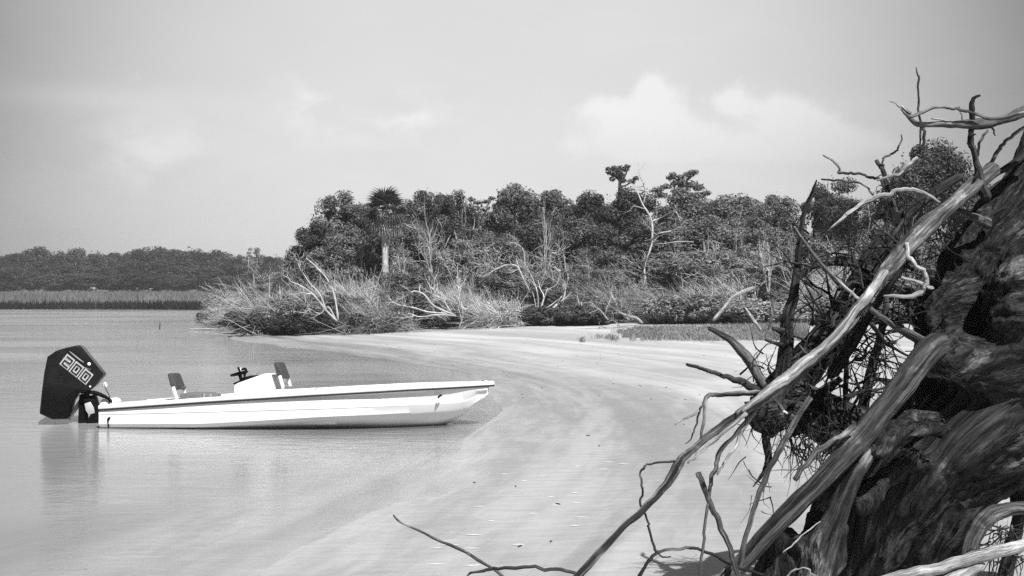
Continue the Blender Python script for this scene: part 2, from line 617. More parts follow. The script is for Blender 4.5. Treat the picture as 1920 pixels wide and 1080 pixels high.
# water: a sheet wherever the ground is at or below the water level
keep = (Z[Q] < 0.012).any(1)
used = np.unique(Q[keep])
remap = -np.ones(len(X), int)
remap[used] = np.arange(len(used))
m, t = new_mat('inlet_water')
pos = t.n('ShaderNodeNewGeometry').outputs['Position']
dep = t.attr('depth').outputs['Fac']
r1 = t.noise(t.mapping(pos, rot=(0, 0, 0.12), scale=(0.8, 1.7, 1)), 2.2, 5, 0.55, 0.3)
r2 = t.noise(t.mapping(pos, rot=(0, 0, -0.1), scale=(1.0, 2.0, 1)), 9.0, 4, 0.55, 0.2)
big = t.noise(t.mapping(pos, rot=(0, 0, 0.05), scale=(0.12, 0.4, 1)), 0.6, 4, 0.5)
h = t.math('ADD', r1, t.math('MULTIPLY', r2, 0.35))
calm = t.mapr(big, 0.35, 0.65, 0.45, 1.0)
sepw = t.n('ShaderNodeSeparateXYZ')
t.put(sepw.inputs[0], pos)
breeze = t.mapr(sepw.outputs[1], 17.0, 27.0, 0.22, 0.95)                # the open reach is ruffled, the water in the lee of the point is calmer
nrm = t.bump(t.math('MULTIPLY', h, calm), breeze, 0.06)
fr = t.n('ShaderNodeFresnel')
fr.inputs['IOR'].default_value = 1.33
t.put(fr.inputs['Normal'], nrm)
gl = t.n('ShaderNodeBsdfGlossy')
gl.inputs['Color'].default_value = (1, 1, 1, 1)
gl.inputs['Roughness'].default_value = 0.05
t.put(gl.inputs['Normal'], nrm)
trn = t.n('ShaderNodeBsdfTransparent')
trn.inputs['Color'].default_value = (0.98, 0.98, 0.98, 1)
df = t.n('ShaderNodeBsdfDiffuse')                                    # silt carried by the water
t.put(df.inputs[0], t.mapr(big, 0.35, 0.65, 0.31, 0.38))
mx1 = t.n('ShaderNodeMixShader')
t.put(mx1.inputs[0], t.math('SUBTRACT', 1.0, t.math('EXPONENT', t.math('MULTIPLY', t.math('MAXIMUM', dep, 0.0), -13.0))))
t.t.links.new(trn.outputs[0], mx1.inputs[1])
t.t.links.new(df.outputs[0], mx1.inputs[2])
mx2 = t.n('ShaderNodeMixShader')
t.t.links.new(fr.outputs[0], mx2.inputs[0])
t.t.links.new(mx1.outputs[0], mx2.inputs[1])
t.t.links.new(gl.outputs[0], mx2.inputs[2])
out(t, mx2.outputs[0])
M['water'] = m
obj('inlet_water', mesh('inlet_water', np.stack([X, Y, 0 * X], 1)[used], remap[Q[keep]], M['water'], True, {'depth': -Z[used]}), kind='structure')


# ------------------------------------------------------------------ foliage makers
def leaves(cent, nrm, size, elong=1.7, seed=1, tint=None, asp=1.0):
    """one small four-cornered leaf (or leaf spray) per centre"""
    g = np.random.default_rng(seed)
    n = len(cent)
    nrm = nrm / (np.linalg.norm(nrm, axis=1)[:, None] + 1e-9)
    a = g.normal(size=(n, 3))
    a -= nrm * (a * nrm).sum(1)[:, None]
    a /= np.linalg.norm(a, axis=1)[:, None] + 1e-9
    b = np.cross(nrm, a)
    s = size * g.uniform(0.6, 1.4, n)
    fold = nrm * (s * 0.25)[:, None]
    za = np.array([1, 1, asp])
    a, b, fold = a * za, b * za, fold * za
    v = np.stack([cent - a * (s * elong)[:, None] * 0.5 - fold, cent + b * s[:, None] * 0.5,
                  cent + a * (s * elong)[:, None] * 0.5 - fold, cent - b * s[:, None] * 0.5], 1).reshape(-1, 3)
    q = np.arange(4 * n).reshape(-1, 4)
    if tint is None:
        tint = g.uniform(0, 1, n)
    return v, q, np.repeat(tint, 4)


def ball(g, n):
    d = g.normal(size=(n, 3))
    return d / np.linalg.norm(d, axis=1)[:, None]


def crown_mesh(name, seed, mat, n_clump=40, per=240, leaf=0.06, flat=1.0, z0=0.45, layered=False, top=1.0, clump=(0.16, 0.34), asp=0.65):
    """crown of a tree one unit high: foliage between z0 and top, half a unit wide"""
    g = np.random.default_rng(seed)
    V, Qs, T = [], [], []
    cents = []
    n0 = 0
    zc, zr = (z0 + top) / 2, (top - z0) / 2
    for k in range(n_clump):
        d = ball(g, 1)[0]
        rad = g.uniform(0.25, 1.0) ** 0.5
        c = np.array([d[0] * 0.42 * rad, d[1] * 0.42 * rad, zc + d[2] * zr * 0.86 * rad])
        lump = 0.72 + 0.5 * vnoise(np.array([[d[0] * 1.7 + seed, d[1] * 1.7, d[2] * 1.7]]))[0]
        c[:2] *= lump
        cr = g.uniform(*clump) * 0.5
        if layered:
            c[2] = z0 + (top - z0) * (round((c[2] - z0) / (top - z0) * 5) / 5) + g.normal() * 0.04
        cents.append(c)
        n = int(per * g.uniform(0.6, 1.3))
        dd = ball(g, n)
        rr = cr * g.uniform(0.15, 1, n) ** 0.45
        cent = c + dd * rr[:, None] * np.array([1, 1, (0.5 if layered else 1.0) * asp])
        nm = dd + np.array([0, 0, 0.5]) + g.normal(size=(n, 3)) * 0.45
        ct = np.clip(g.normal(0.5, 0.16) + g.normal(0, 0.2, n), 0, 1)
        v, q, tt = leaves(cent, nm, leaf, 2.2, seed * 91 + k, ct, asp)
        V.append(v)
        Qs.append(q + n0)
        T.append(tt)
        n0 += len(v)
    # stray sprays that break the outline
    n = n_clump * 5
    d = ball(g, n)
    cent = np.array([0, 0, zc]) + d * np.array([0.46, 0.46, zr * 1.0]) * g.uniform(0.7, 0.96, n)[:, None]
    v, q, tt = leaves(cent, d + g.normal(size=(n, 3)) * 0.5, leaf, 2.0, seed + 5, None, asp)
    V.append(v), Qs.append(q + n0), T.append(tt)
    me = mesh(name, np.concatenate(V), np.concatenate(Qs), mat, False, {'tint': np.concatenate(T)})
    return me, cents


def trunk_mesh(name, seed, mat, cents, r=0.022, lean=0.04, n_limb=7):
    g = np.random.default_rng(seed)
    mb = MB()
    top = max(c[2] for c in cents)
    sp = [np.array([0, 0, -0.06]), np.array([g.normal() * lean, g.normal() * lean, 0.3]),
          np.array([g.normal() * lean * 1.5, g.normal() * lean * 1.5, 0.6]), np.array([g.normal() * lean, g.normal() * lean, top * 0.9])]
    mb.tube(sp, [r * 1.3, r, r * 0.7, r * 0.25], 7, 3, 0.2, seed)
    for k in range(n_limb):
        c = cents[int(g.integers(len(cents)))]
        s = g.uniform(0.3, 0.7)
        a = sp[1] * (1 - s) + sp[2] * s
        a = np.array([a[0], a[1], 0.3 + 0.3 * s])
        mid = (a + c) / 2 + np.array([0, 0, -0.03])
        mb.tube([a, mid, c], [r * 0.5, r * 0.35, r * 0.12], 5, 3, 0.15, seed + k)
    return mb.mesh(name, mat)


def grow(mb, p, d, L, r, depth, g, spread=0.55, curl=0.25, sides=5, up=0.12, kids=(2, 4), lmul=0.72, wind=(0, 0, 0), rmin=0.0):
    """recursive bare branching"""
    r = max(r, rmin)
    pts, rad = [p], [r]
    q = p.copy()
    dd = d.copy()
    n = 4 if depth > 1 else 3
    for k in range(n):
        dd = dd + g.normal(size=3) * curl + np.array([0, 0, up]) + np.array(wind)
        dd /= np.linalg.norm(dd)
        q = q + dd * L / n
        pts.append(q.copy())
        rad.append(r * (1 - 0.55 * (k + 1) / n))
    mb.tube(pts, rad, sides if depth > 1 else 3, 2 if depth > 1 else 1, 0.0, g.uniform(0, 50))
    if depth <= 0:
        return
    for k in range(int(g.integers(kids[0], kids[1] + 1))):
        s = g.uniform(0.3, 1.0)
        i = min(int(s * n), n - 1)
        a = pts[i] * (1 - (s * n - i)) + pts[i + 1] * (s * n - i)
        nd = dd + g.normal(size=3) * spread
        nd /= np.linalg.norm(nd)
        grow(mb, a, nd, L * lmul * g.uniform(0.7, 1.15), rad[i] * 0.6, depth - 1, g, spread, curl, sides, up, kids, lmul, wind, rmin)


def bare_mesh(name, seed, mat, stems=1, r=0.02, L=0.5, depth=4, spread=0.5, wind=(0, 0, 0), lean=0.2, curl=0.16, up=0.1, rmin=0.0):
    g = np.random.default_rng(seed)
    mb = MB()
    for k in range(stems):
        d = np.array([g.normal() * lean + wind[0] * 2, g.normal() * lean, 1.0])
        d /= np.linalg.norm(d)
        grow(mb, np.array([g.normal() * 0.03, g.normal() * 0.03, -0.03]), d, L * g.uniform(0.8, 1.2), r, depth, g, spread, curl, 6, up, (2, 4), 0.72, wind, rmin)
    me = mb.mesh(name, mat)
    # bring the plant to exactly one unit of height
    co = np.empty(len(me.vertices) * 3, np.float32)
    me.vertices.foreach_get('co', co)
    co = co.reshape(-1, 3)
    co[:, :] /= co[:, 2].max()
    me.vertices.foreach_set('co', co.ravel())
    return me


def wisp_mesh(name, seed, mat, n=2600, wind=(-0.5, 0, 0.1), width=0.006, wide=0.55):
    """a leafless shrub one unit high: sheaves of thin twigs"""
    g = np.random.default_rng(seed)
    V, Qs, T = [], [], []
    nc = 90
    # sheaf origins over a dome
    d = ball(g, nc)
    d[:, 2] = np.abs(d[:, 2])
    o = d * g.uniform(0.3, 0.8, nc)[:, None] * np.array([wide, wide, 0.72])
    dirs = d * np.array([0.8, 0.8, 0.9]) + np.array(wind) + g.normal(size=(nc, 3)) * 0.3 + np.array([0, 0, 0.35])
    ctint = np.clip(g.normal(0.5, 0.22, nc), 0, 1)
    k = g.integers(0, nc, n)
    p0 = o[k] + g.normal(size=(n, 3)) * np.array([0.075, 0.075, 0.06])
    dd = dirs[k] + g.normal(size=(n, 3)) * 0.95
    dd /= np.linalg.norm(dd, axis=1)[:, None]
    L = g.uniform(0.04, 0.17, n)
    bend = g.normal(size=(n, 3)) * 1.3 + np.array([wind[0] * 0.4, 0, -0.12])
    s = np.array([0, 0.35, 0.7, 1.0])
    pts = p0[:, None, :] + dd[:, None, :] * (L[:, None] * s[None, :])[:, :, None] + bend[:, None, :] * (L[:, None] * s[None, :] ** 2)[:, :, None]
    pts[:, :, 2] = np.maximum(pts[:, :, 2], 0.01)
    side = np.cross(dd, g.normal(size=(n, 3)))
    side /= np.linalg.norm(side, axis=1)[:, None] + 1e-9
    wd = width * g.uniform(0.6, 1.5, n)[:, None] * np.array([1.0, 0.85, 0.6, 0.2])[None, :]
    v = np.stack([pts - side[:, None, :] * wd[:, :, None], pts + side[:, None, :] * wd[:, :, None]], 2).reshape(n, 8, 3)
    base = np.arange(n)[:, None] * 8
    q = np.concatenate([base + np.array([[0, 1, 3, 2]]), base + np.array([[2, 3, 5, 4]]), base + np.array([[4, 5, 7, 6]])], 0)
    tint = np.clip(ctint[k] + g.normal(0, 0.15, n), 0, 1)
    return mesh(name, v.reshape(-1, 3), q, mat, False, {'tint': np.repeat(tint, 8)})


# prototypes (mesh data shared by the copies)
PRO = {'dense': [], 'layer': [], 'mid': [], 'far': [], 'bush': [], 'bare': [], 'barem': [], 'wisp': [], 'airy': []}
for k in range(5):
    cm, cs = crown_mesh('crown', 20 + k, M['leaf_dark'], 78, 380, 0.0165, 1.0, 0.22, clump=(0.14, 0.30))
    PRO['dense'].append((cm, trunk_mesh('trunk', 40 + k, M['bark'], cs)))
for k in range(2):
    cm, cs = crown_mesh('crown', 60 + k, M['leaf_dark'], 50, 330, 0.0175, 1.0, 0.35, layered=True, clump=(0.2, 0.42))
    PRO['layer'].append((cm, trunk_mesh('trunk', 66 + k, M['bark'], cs, n_limb=12)))
for k in range(3):
    cm, cs = crown_mesh('crown', 70 + k, M['leaf_mid'], 76, 300, 0.0165, 1.0, 0.15, clump=(0.12, 0.30))
    PRO['mid'].append((cm, trunk_mesh('trunk', 76 + k, M['bark_pale'], cs, 0.014)))
for k in range(2):
    cm, cs = crown_mesh('crown', 80 + k, M['leaf_mid'], 24, 170, 0.022, 1.0, 0.45, layered=True, clump=(0.12, 0.3))
    PRO['airy'].append((cm, trunk_mesh('trunk', 86 + k, M['bark_pale'], cs, 0.016, n_limb=14)))
for k in range(5):
    cm, cs = crown_mesh('crown', 90 + k, M['leaf_far'], 52, 150, 0.032, 1.0, 0.10, clump=(0.2, 0.40))
    PRO['far'].append((cm, trunk_mesh('trunk', 96 + k, M['bark_pale'], cs, 0.016, n_limb=4)))
for k in range(4):
    cm, cs = crown_mesh('foliage', 110 + k, M['leaf_bush'], 60, 230, 0.026, 1.0, 0.05, clump=(0.12, 0.30), asp=2.2)
    PRO['bush'].append((cm, trunk_mesh('stem', 116 + k, M['bark_pale'], cs, 0.02, 0.1, 12)))
for k in range(4):
    PRO['bare'].append(bare_mesh('branches', 130 + k, M['bark_pale'], 1, 0.026, 0.5, 4, 0.5))
for k in range(4):
    PRO['barem'].append(bare_mesh('branches', 140 + k, M['bark_pale'], 4, 0.017, 0.46, 3, 0.5, (-0.06, 0, 0), 0.45))
for k in range(4):
    PRO['wisp'].append((wisp_mesh('twigs', 150 + k, M['wisp'], 11000, width=0.0042), bare_mesh('stems', 160 + k, M['twig'], 7, 0.008, 0.42, 4, 0.62, (-0.10, 0, 0), 0.55, 0.26, 0.04)))

PRO['feather'] = [bare_mesh('branches', 180 + k, M['twig'], 4, 0.012, 0.40, 4, 0.62, (-0.03, 0, 0), 0.35, 0.24, 0.05, 0.0032) for k in range(4)]
PRO['bushm'] = []
for k in range(3):
    cm, cs = crown_mesh('foliage', 310 + k, M['leaf_mid'], 60, 230, 0.026, 1.0, 0.03, clump=(0.12, 0.30), asp=2.0)
    PRO['bushm'].append((cm, trunk_mesh('stem', 316 + k, M['bark_pale'], cs, 0.02, 0.1, 12)))
CNT = {}


def plant(kind, name, px, top, wpx, D, label, cat, group=None, mirror=False, parts=('crown', 'trunk')):
    x = (px - 960) / F * D
    z = gz(x, D) - 0.03
    hgt = EYE - (top - 540) / F * D - z
    wid = wpx / F * D
    k = CNT.get(kind, 0)
    CNT[kind] = k + 1
    pr = PRO[kind][k % len(PRO[kind])]
    sx = wid / 0.92 if kind not in ('bare', 'barem', 'wisp', 'feather') else wid / (1.1 if kind == 'wisp' else 0.8)
    o = thing(name, (x, D, z), label, cat, group, rz=(R.uniform(0, 6.28) if kind not in ('wisp', 'barem', 'feather') else R.uniform(-0.3, 0.3)),
              scale=(sx, sx, hgt))
    if isinstance(pr, tuple):
        for nm, me in zip(parts, pr):
            obj(nm, me, o)
    else:
        obj(parts[0], pr, o)
    return o


G_WOOD = 'trees of the wood behind the beach'
T_, B_ = 'tree', 'shrub'
WOOD = [
    ('dense', 640, 358, 130, 62, 'dark rounded evergreen forming the highest crown left of the palm'),
    ('dense', 598, 412, 95, 57, 'shorter dark evergreen at the outer end of the wood, below the rounded one'),
    ('dense', 688, 384, 95, 65, 'dark evergreen whose crown shows between the rounded tree and the palm'),
    ('dense', 795, 342, 135, 65, 'tall dark evergreen standing behind the bare forked tree next to the palm'),
    ('dense', 752, 400, 110, 62, 'dark evergreen directly behind the palm trunk'),
    ('dense', 850, 366, 90, 61, 'dark evergreen with a bumpy top just before the dip in the skyline'),
    ('dense', 920, 425, 115, 57, 'very dark lower evergreen under the dip in the skyline'),
    ('dense', 965, 348, 115, 63, 'dark evergreen with a blunt top just past the dip in the skyline'),
    ('dense', 1042, 354, 112, 63, 'dark evergreen behind the straight bare snag'),
    ('dense', 1112, 352, 122, 63, 'dark evergreen beside the foot of the tall wispy pine'),
    ('dense', 1190, 346, 125, 61, 'dark evergreen under the tall wispy pine, on its beach end'),
    ('dense', 1290, 350, 140, 60, 'dark evergreen below the flag-like boughs at the top of the skyline'),
    ('dense', 1372, 346, 120, 60, 'dark evergreen next to the tree with flag-like boughs'),
    ('dense', 1452, 352, 110, 58, 'dark evergreen before the notch of sky near the root tangle'),
    ('mid', 1412, 410, 150, 54, 'greyish leafy tree in front of the notch of sky'),
    ('dense', 1320, 400, 150, 56, 'dark tree in front of the tree with flag-like boughs'),
    ('mid', 1285, 455, 150, 52, 'lower greyish tree with the level white bough'),
    ('dense', 1222, 415, 130, 56, 'dark tree behind the crooked white snag'),
    ('mid', 1130, 440, 130, 54, 'greyish leafy tree below the tall wispy pine'),
    ('dense', 1085, 400, 120, 58, 'dark tree between the straight snag and the crooked snag'),
    ('dense', 1010, 415, 120, 58, 'dark tree behind the clump of white stems'),
    ('mid', 860, 440, 130, 55, 'greyish leafy tree in front of the bumpy evergreen'),
    ('mid', 645, 440, 150, 55, 'greyish leafy tree in front of the rounded evergreen'),
    ('layer', 1553, 333, 80, 57, 'narrow dark tree with a squared top behind the thin root twigs'),
    ('dense', 1600, 372, 110, 55, 'dark tree between the squared tree and the big round crown'),
    ('dense', 1752, 246, 190, 50, 'big round dark tree rising behind the uprooted trunk, tallest of all'),
    ('dense', 1655, 375, 130, 51, 'dark tree at the near shoulder of the big round crown'),
    ('dense', 1835, 330, 130, 52, 'dark tree seen between the big round crown and the uprooted trunk'),
    ('mid', 1700, 430, 150, 47, 'greyish tree low behind the long bleached root'),
    ('mid', 1525, 430, 130, 51, 'greyish tree behind the upright dark root'),
    ('mid', 1600, 470, 140, 47, 'greyish leafy tree showing through the root tangle'),
    ('dense', 1800, 470, 160, 46, 'dark tree behind the base of the uprooted trunk'),
]
WOOD += [
    ('mid', 560, 500, 120, 54, 'low greyish leafy tree behind the wind-swept shrub of the point'),
    ('mid', 735, 460, 120, 55, 'greyish leafy tree just past the palm trunk'),
    ('mid', 945, 480, 130, 51, 'greyish leafy tree behind the arched white stem'),
    ('mid', 1060, 490, 130, 51, 'low greyish leafy tree beside the white stem clump'),
    ('mid', 1180, 480, 120, 51.5, 'low greyish leafy tree at the foot of the crooked white snag'),
    ('mid', 1350, 470, 150, 50, 'low greyish leafy tree behind the leaning bleached log'),
    ('mid', 800, 500, 120, 52, 'low greyish leafy tree behind the fallen white limbs'),
    ('mid', 1470, 480, 130, 47, 'low greyish leafy tree behind the upright grey stump'),
]
for kd, px, top, wd, D, lab in WOOD:
    plant(kd, 'evergreen_tree' if kd in ('dense', 'layer') else 'leafy_tree', px, top + R.uniform(-13, 10), wd * R.uniform(1.0, 1.4), D, lab, T_, G_WOOD)

# trees whose open tops stand clear of the skyline: trunk, limbs and single clumps of needles
def clump_tree(name, label, px, D, limbs, clumps, mat, leafm, flat):
    x = (px - 960) / F * D
    o = thing(name, (x, D, gz(x, D)), label, T_, G_WOOD)
    off = np.array(o.location)
    for i, p in enumerate(limbs):
        mb = MB()
        px_tube(mb, p, D, sides=6, sub=4, rough=0.1, seed=i + px)
        me = mb.mesh('limb', mat)
        me.transform(Matrix.Translation(-Vector(off)))
        obj('trunk' if i == 0 else 'limb', me, o)
    g = np.random.default_rng(int(px))
    V, Qs, T, n0 = [], [], [], 0
    for (cx, cy, cr) in clumps:
        n = int(15 * cr)
        r = cr / F * D
        dd = ball(g, n)
        cent = P(cx, cy, D) + dd * (r * g.uniform(0.0, 1.35, n))[:, None] * np.array([1, 1, flat])
        v, q, tt = leaves(cent, dd + g.normal(size=(n, 3)) * 0.6, 0.075, 3.0, int(cx * 7 + cy))
        V.append(v - off), Qs.append(q + n0), T.append(tt)
        n0 += len(v)
    obj('crown', mesh('crown', np.concatenate(V), np.concatenate(Qs), leafm, False, {'tint': np.concatenate(T)}), o)


clump_tree('pine_tree', 'tall thin open-topped pine sticking up alone above the middle of the skyline', 1160, 66,
           [[(1158, 600, 9), (1161, 480, 8), (1159, 400, 7), (1162, 350, 6), (1160, 322, 3)], [(1162, 346, 4), (1172, 330, 3), (1178, 314, 2)],
            [(1161, 338, 4), (1150, 328, 3), (1140, 318, 2)], [(1162, 352, 4), (1178, 345, 3), (1190, 334, 2)]],
           [(1146, 323, 8), (1154, 326, 9), (1161, 317, 9), (1152, 315, 6), (1163, 329, 8), (1172, 318, 6), (1176, 312, 5), (1140, 317, 4), (1184, 340, 6), (1192, 334, 4), (1168, 338, 6), (1148, 336, 5)],
           M['bark'], M['leaf_mid'], 0.55)
clump_tree('cedar_tree', 'dark tree with broken flag-like boughs reaching sideways at the top of the skyline', 1285, 62,
           [[(1280, 600, 12), (1278, 460, 10), (1276, 380, 8), (1272, 335, 4)], [(1276, 350, 5), (1295, 332, 4), (1306, 322, 2)], [(1275, 342, 4), (1262, 332, 3), (1255, 326, 2)]],
           [(1300, 323, 8), (1290, 328, 9), (1278, 332, 9), (1262, 328, 7), (1256, 334, 6), (1272, 342, 13), (1292, 346, 14), (1310, 352, 12), (1250, 350, 11), (1232, 356, 10), (1275, 360, 18), (1305, 368, 16), (1240, 366, 12), (1325, 362, 8)],
           M['bark'], M['leaf_mid'], 0.42)
clump_tree('sparse_tree', 'thin see-through tree with level sprays filling the dip in the skyline', 903, 66,
           [[(905, 600, 8), (906, 460, 7), (904, 400, 5), (902, 372, 2)], [(904, 402, 4), (890, 388, 3), (880, 376, 2)], [(904, 398, 4), (915, 384, 3), (922, 372, 2)]],
           [(884, 374, 7), (897, 380, 8), (912, 378, 8), (922, 372, 5), (890, 390, 10), (910, 392, 10), (900, 402, 12), (880, 400, 8), (922, 400, 8), (898, 416, 14)],
           M['bark_pale'], M['leaf_mid'], 0.35)

SHR = [
    ('wisp', 438, 545, 90, 61, 'pale twiggy shrub low at the outer tip of the point'),
    ('wisp', 482, 505, 120, 56, 'pale twiggy shrub second from the tip of the point'),
    ('wisp', 545, 452, 130, 55, 'tall pale twiggy shrub under the outer end of the wood'),
    ('wisp', 520, 525, 170, 50, 'broad pale wind-swept shrub overhanging the water'),
    ('wisp', 590, 500, 150, 52, 'pale twiggy shrub behind the leaning white stems'),
    ('wisp', 655, 490, 140, 51, 'twiggy grey shrub between the leaning stems and the palm foot'),
    ('wisp', 725, 490, 140, 52, 'twiggy grey shrub hiding the foot of the palm'),
    ('wisp', 700, 548, 160, 48, 'low broad twiggy shrub at the edge of the sand below the palm'),
    ('wisp', 800, 455, 120, 54, 'upright twiggy shrub under the bare forked tree'),
    ('wisp', 860, 500, 120, 50, 'twiggy shrub between the bare forked tree and the fallen limbs'),
    ('wisp', 930, 540, 130, 48, 'straw-like twiggy shrub hanging over the bank by the arched stem'),
    ('wisp', 1040, 450, 150, 52, 'twiggy pale shrub beside the clump of white stems'),
    ('wisp', 1110, 500, 140, 50, 'twiggy grey shrub below the tall wispy pine'),
    ('wisp', 1195, 520, 130, 49, 'twiggy grey shrub around the foot of the crooked snag'),
    ('wisp', 1285, 515, 150, 48, 'twiggy shrub above the start of the grass strip'),
    ('wisp', 1370, 490, 150, 48, 'twiggy shrub above the leaning white log'),
    ('wisp', 1455, 430, 150, 47, 'tall pale twiggy shrub beside the upright dark root'),
    ('wisp', 1560, 470, 140, 44, 'twiggy shrub seen behind the dark arched root'),
    ('wisp', 1700, 385, 130, 45, 'pale twiggy shrub below the big round crown'),
    ('wisp', 1640, 520, 140, 42, 'twiggy shrub seen low through the root tangle'),
]
SHR += [
    ('wisp', 600, 445, 110, 55.5, 'feathery grey bare shrub high under the dark rounded evergreen'),
    ('wisp', 762, 425, 90, 54.5, 'feathery bare shrub just behind and past the palm trunk'),
    ('wisp', 812, 352, 110, 54.2, 'tall feathery leafless tree-like shrub wrapping the bare forked tree'),
    ('wisp', 880, 440, 100, 54, 'feathery bare shrub beside the darkest gap in the wood'),
    ('wisp', 985, 425, 130, 52.8, 'feathery pale shrub above the bent arched stem'),
    ('wisp', 1060, 415, 120, 53, 'feathery pale shrub above the white stem clump'),
    ('wisp', 1135, 430, 120, 52.5, 'feathery grey shrub before the crooked white snag'),
    ('wisp', 1255, 440, 120, 51, 'feathery grey shrub just past the crooked white snag'),
    ('wisp', 1325, 430, 130, 50.8, 'feathery grey shrub high above the grass strip'),
    ('wisp', 1400, 440, 130, 49.5, 'feathery grey shrub high above the grey stump'),
    ('wisp', 455, 560, 110, 57, 'feathery shrub drooping to the water near the tip of the point'),
]
for kd, px, top, wd, D, lab in SHR:
    if top < 470:
        top += 30 if top > 400 and px < 1440 else 0
        plant('feather', 'bare_shrub', px, top, wd * 1.1, D, lab, B_, 'leafless shrubs along the bank', parts=('branches',))
        continue
    plant(kd, 'twiggy_shrub', px, top, wd, D, lab, B_, 'leafless shrubs along the bank', parts=('twigs', 'stems'))

for px, top, wd, D, lab in [(420, 568, 80, 63, 'small greyish leafy shrub at the tip of the point'), (462, 548, 100, 58, 'greyish leafy shrub on the slope of the point, lowest but one'),
        (505, 518, 110, 54, 'greyish leafy shrub on the slope of the point, behind the wind-swept twigs'), (560, 545, 130, 50, 'greyish leafy shrub right behind the leaning dead stems'),
        (640, 540, 130, 50, 'greyish leafy shrub between leaning dead stems and palm'), (760, 535, 120, 50, 'greyish leafy shrub over the fallen white tree')]:
    plant('mid', 'leafy_shrub', px, top, wd, D, lab, B_, 'leafy shrubs on the point')

BUSH = [
    (398, 578, 60, 67, 'small dark bush at the very tip of the point'),
    (432, 582, 90, 58, 'dark bush beside the tip of the point'),
    (492, 582, 130, 49.5, 'dark bush hanging lowest over the water'),
    (565, 588, 120, 48, 'dark bush below the leaning white stems'),
    (645, 585, 120, 48, 'dark bush next to the leaning stems, toward the palm'),
    (722, 582, 120, 49, 'dark bush at the sand edge under the palm'),
    (800, 560, 120, 50, 'dark bush behind the fallen white limbs'),
    (880, 575, 110, 48.5, 'dark bush past the fallen white limbs'),
    (955, 575, 110, 48.5, 'dark bush under the arched white stem'),
    (1030, 570, 110, 48, 'dark bush under the clump of white stems'),
    (1105, 572, 110, 47, 'dark bush between the white stems and the pale driftwood heap'),
    (1190, 570, 90, 49, 'dark bush behind the pale driftwood heap'),
    (1262, 562, 130, 46, 'dark bush behind the start of the grass strip'),
    (1340, 558, 130, 45, 'dark bush behind the leaning white log'),
    (1420, 565, 120, 43.5, 'dark bush behind the grey stump'),
    (1505, 570, 130, 42, 'dark bush behind the foot of the upright dark root'),
    (1590, 575, 140, 41, 'dark bush showing under the long bleached root'),
    (1690, 575, 150, 41, 'dark bush behind the knee of the uprooted trunk'),
    (1790, 560, 150, 42, 'dark bush behind the uprooted root crown'),
]
for px, top, wd, D, lab in BUSH:
    if px > 1200:
        lab = lab.replace('dark bush', 'greyish bush')
    plant('bush' if px < 1200 else 'bushm', 'dark_bush' if px < 1200 else 'leafy_bush', px, top + R.uniform(-16, 8), wd * 1.1, D, lab, 'bush', 'bushes at the foot of the wood', parts=('foliage', 'stem'))

BARE = [
    ('bare', 808, 345, 90, 53, 'bare pale forked tree just past the palm'),
    ('bare', 1022, 345, 60, 52, 'straight bare white snag in front of the wood'),
    ('bare', 900, 430, 70, 52, 'bare pale tree by the darkest gap in the wood'),
    ('barem', 1000, 455, 120, 48.5, 'clump of upright white stems in the middle of the bank'),
    ('bare', 1088, 520, 70, 47.5, 'bare white sapling right of the white stem clump'),
    ('bare', 1105, 445, 40, 50, 'short straight white snag below the tall pine'),
    ('barem', 600, 480, 110, 49, 'leaning white stems fanning out over the water'),
    ('bare', 1440, 405, 90, 46, 'bare grey tree beside the notch of sky'),
    ('bare', 1500, 400, 100, 45.5, 'spreading bare pale tree behind the upright dark root'),
    ('barem', 1690, 360, 100, 43, 'bare white branches below the big round crown'),
    ('bare', 1585, 440, 80, 43.5, 'bare pale tree seen through the upper root twigs'),
    ('barem', 1330, 500, 100, 46, 'bare grey branches above the grass strip'),
    ('barem', 860, 520, 90, 47.5, 'low bare white branches past the fallen limbs'),
]
BARE += [
    ('bare', 545, 470, 70, 53, 'slim bare pale tree at the outer end of the wood, above the wind-swept shrub'),
    ('bare', 668, 420, 70, 54, 'slim bare tree against the dark rounded evergreen'),
    ('bare', 765, 420, 70, 52.5, 'slim bare pale tree just past the palm trunk'),
    ('barem', 940, 500, 100, 48.8, 'tangle of thin bare stems behind the bent arched stem'),
    ('bare', 1060, 400, 80, 51, 'bare pale tree just past the white stem clump'),
    ('barem', 1150, 505, 100, 48.2, 'tangle of bare stems beside the foot of the crooked white snag'),
    ('bare', 1265, 420, 80, 50, 'bare pale tree beyond the crooked white snag'),
    ('bare', 1340, 410, 90, 49.5, 'bare pale tree above the leaning bleached log'),
    ('bare', 1395, 370, 70, 53, 'bare tree whose twigs break the skyline before the notch of sky'),
    ('barem', 1410, 500, 100, 45.5, 'low bare stems behind the grey stump'),
    ('barem', 700, 520, 110, 48.4, 'low bare stems in front of the palm foot'),
    ('bare', 1640, 420, 90, 45, 'bare pale tree behind the upper end of the long bleached root'),
]
for kd, px, top, wd, D, lab in BARE:
    plant(kd, 'bare_tree', px, top, wd, D, lab, T_, 'bare trees along the bank', parts=('branches',))


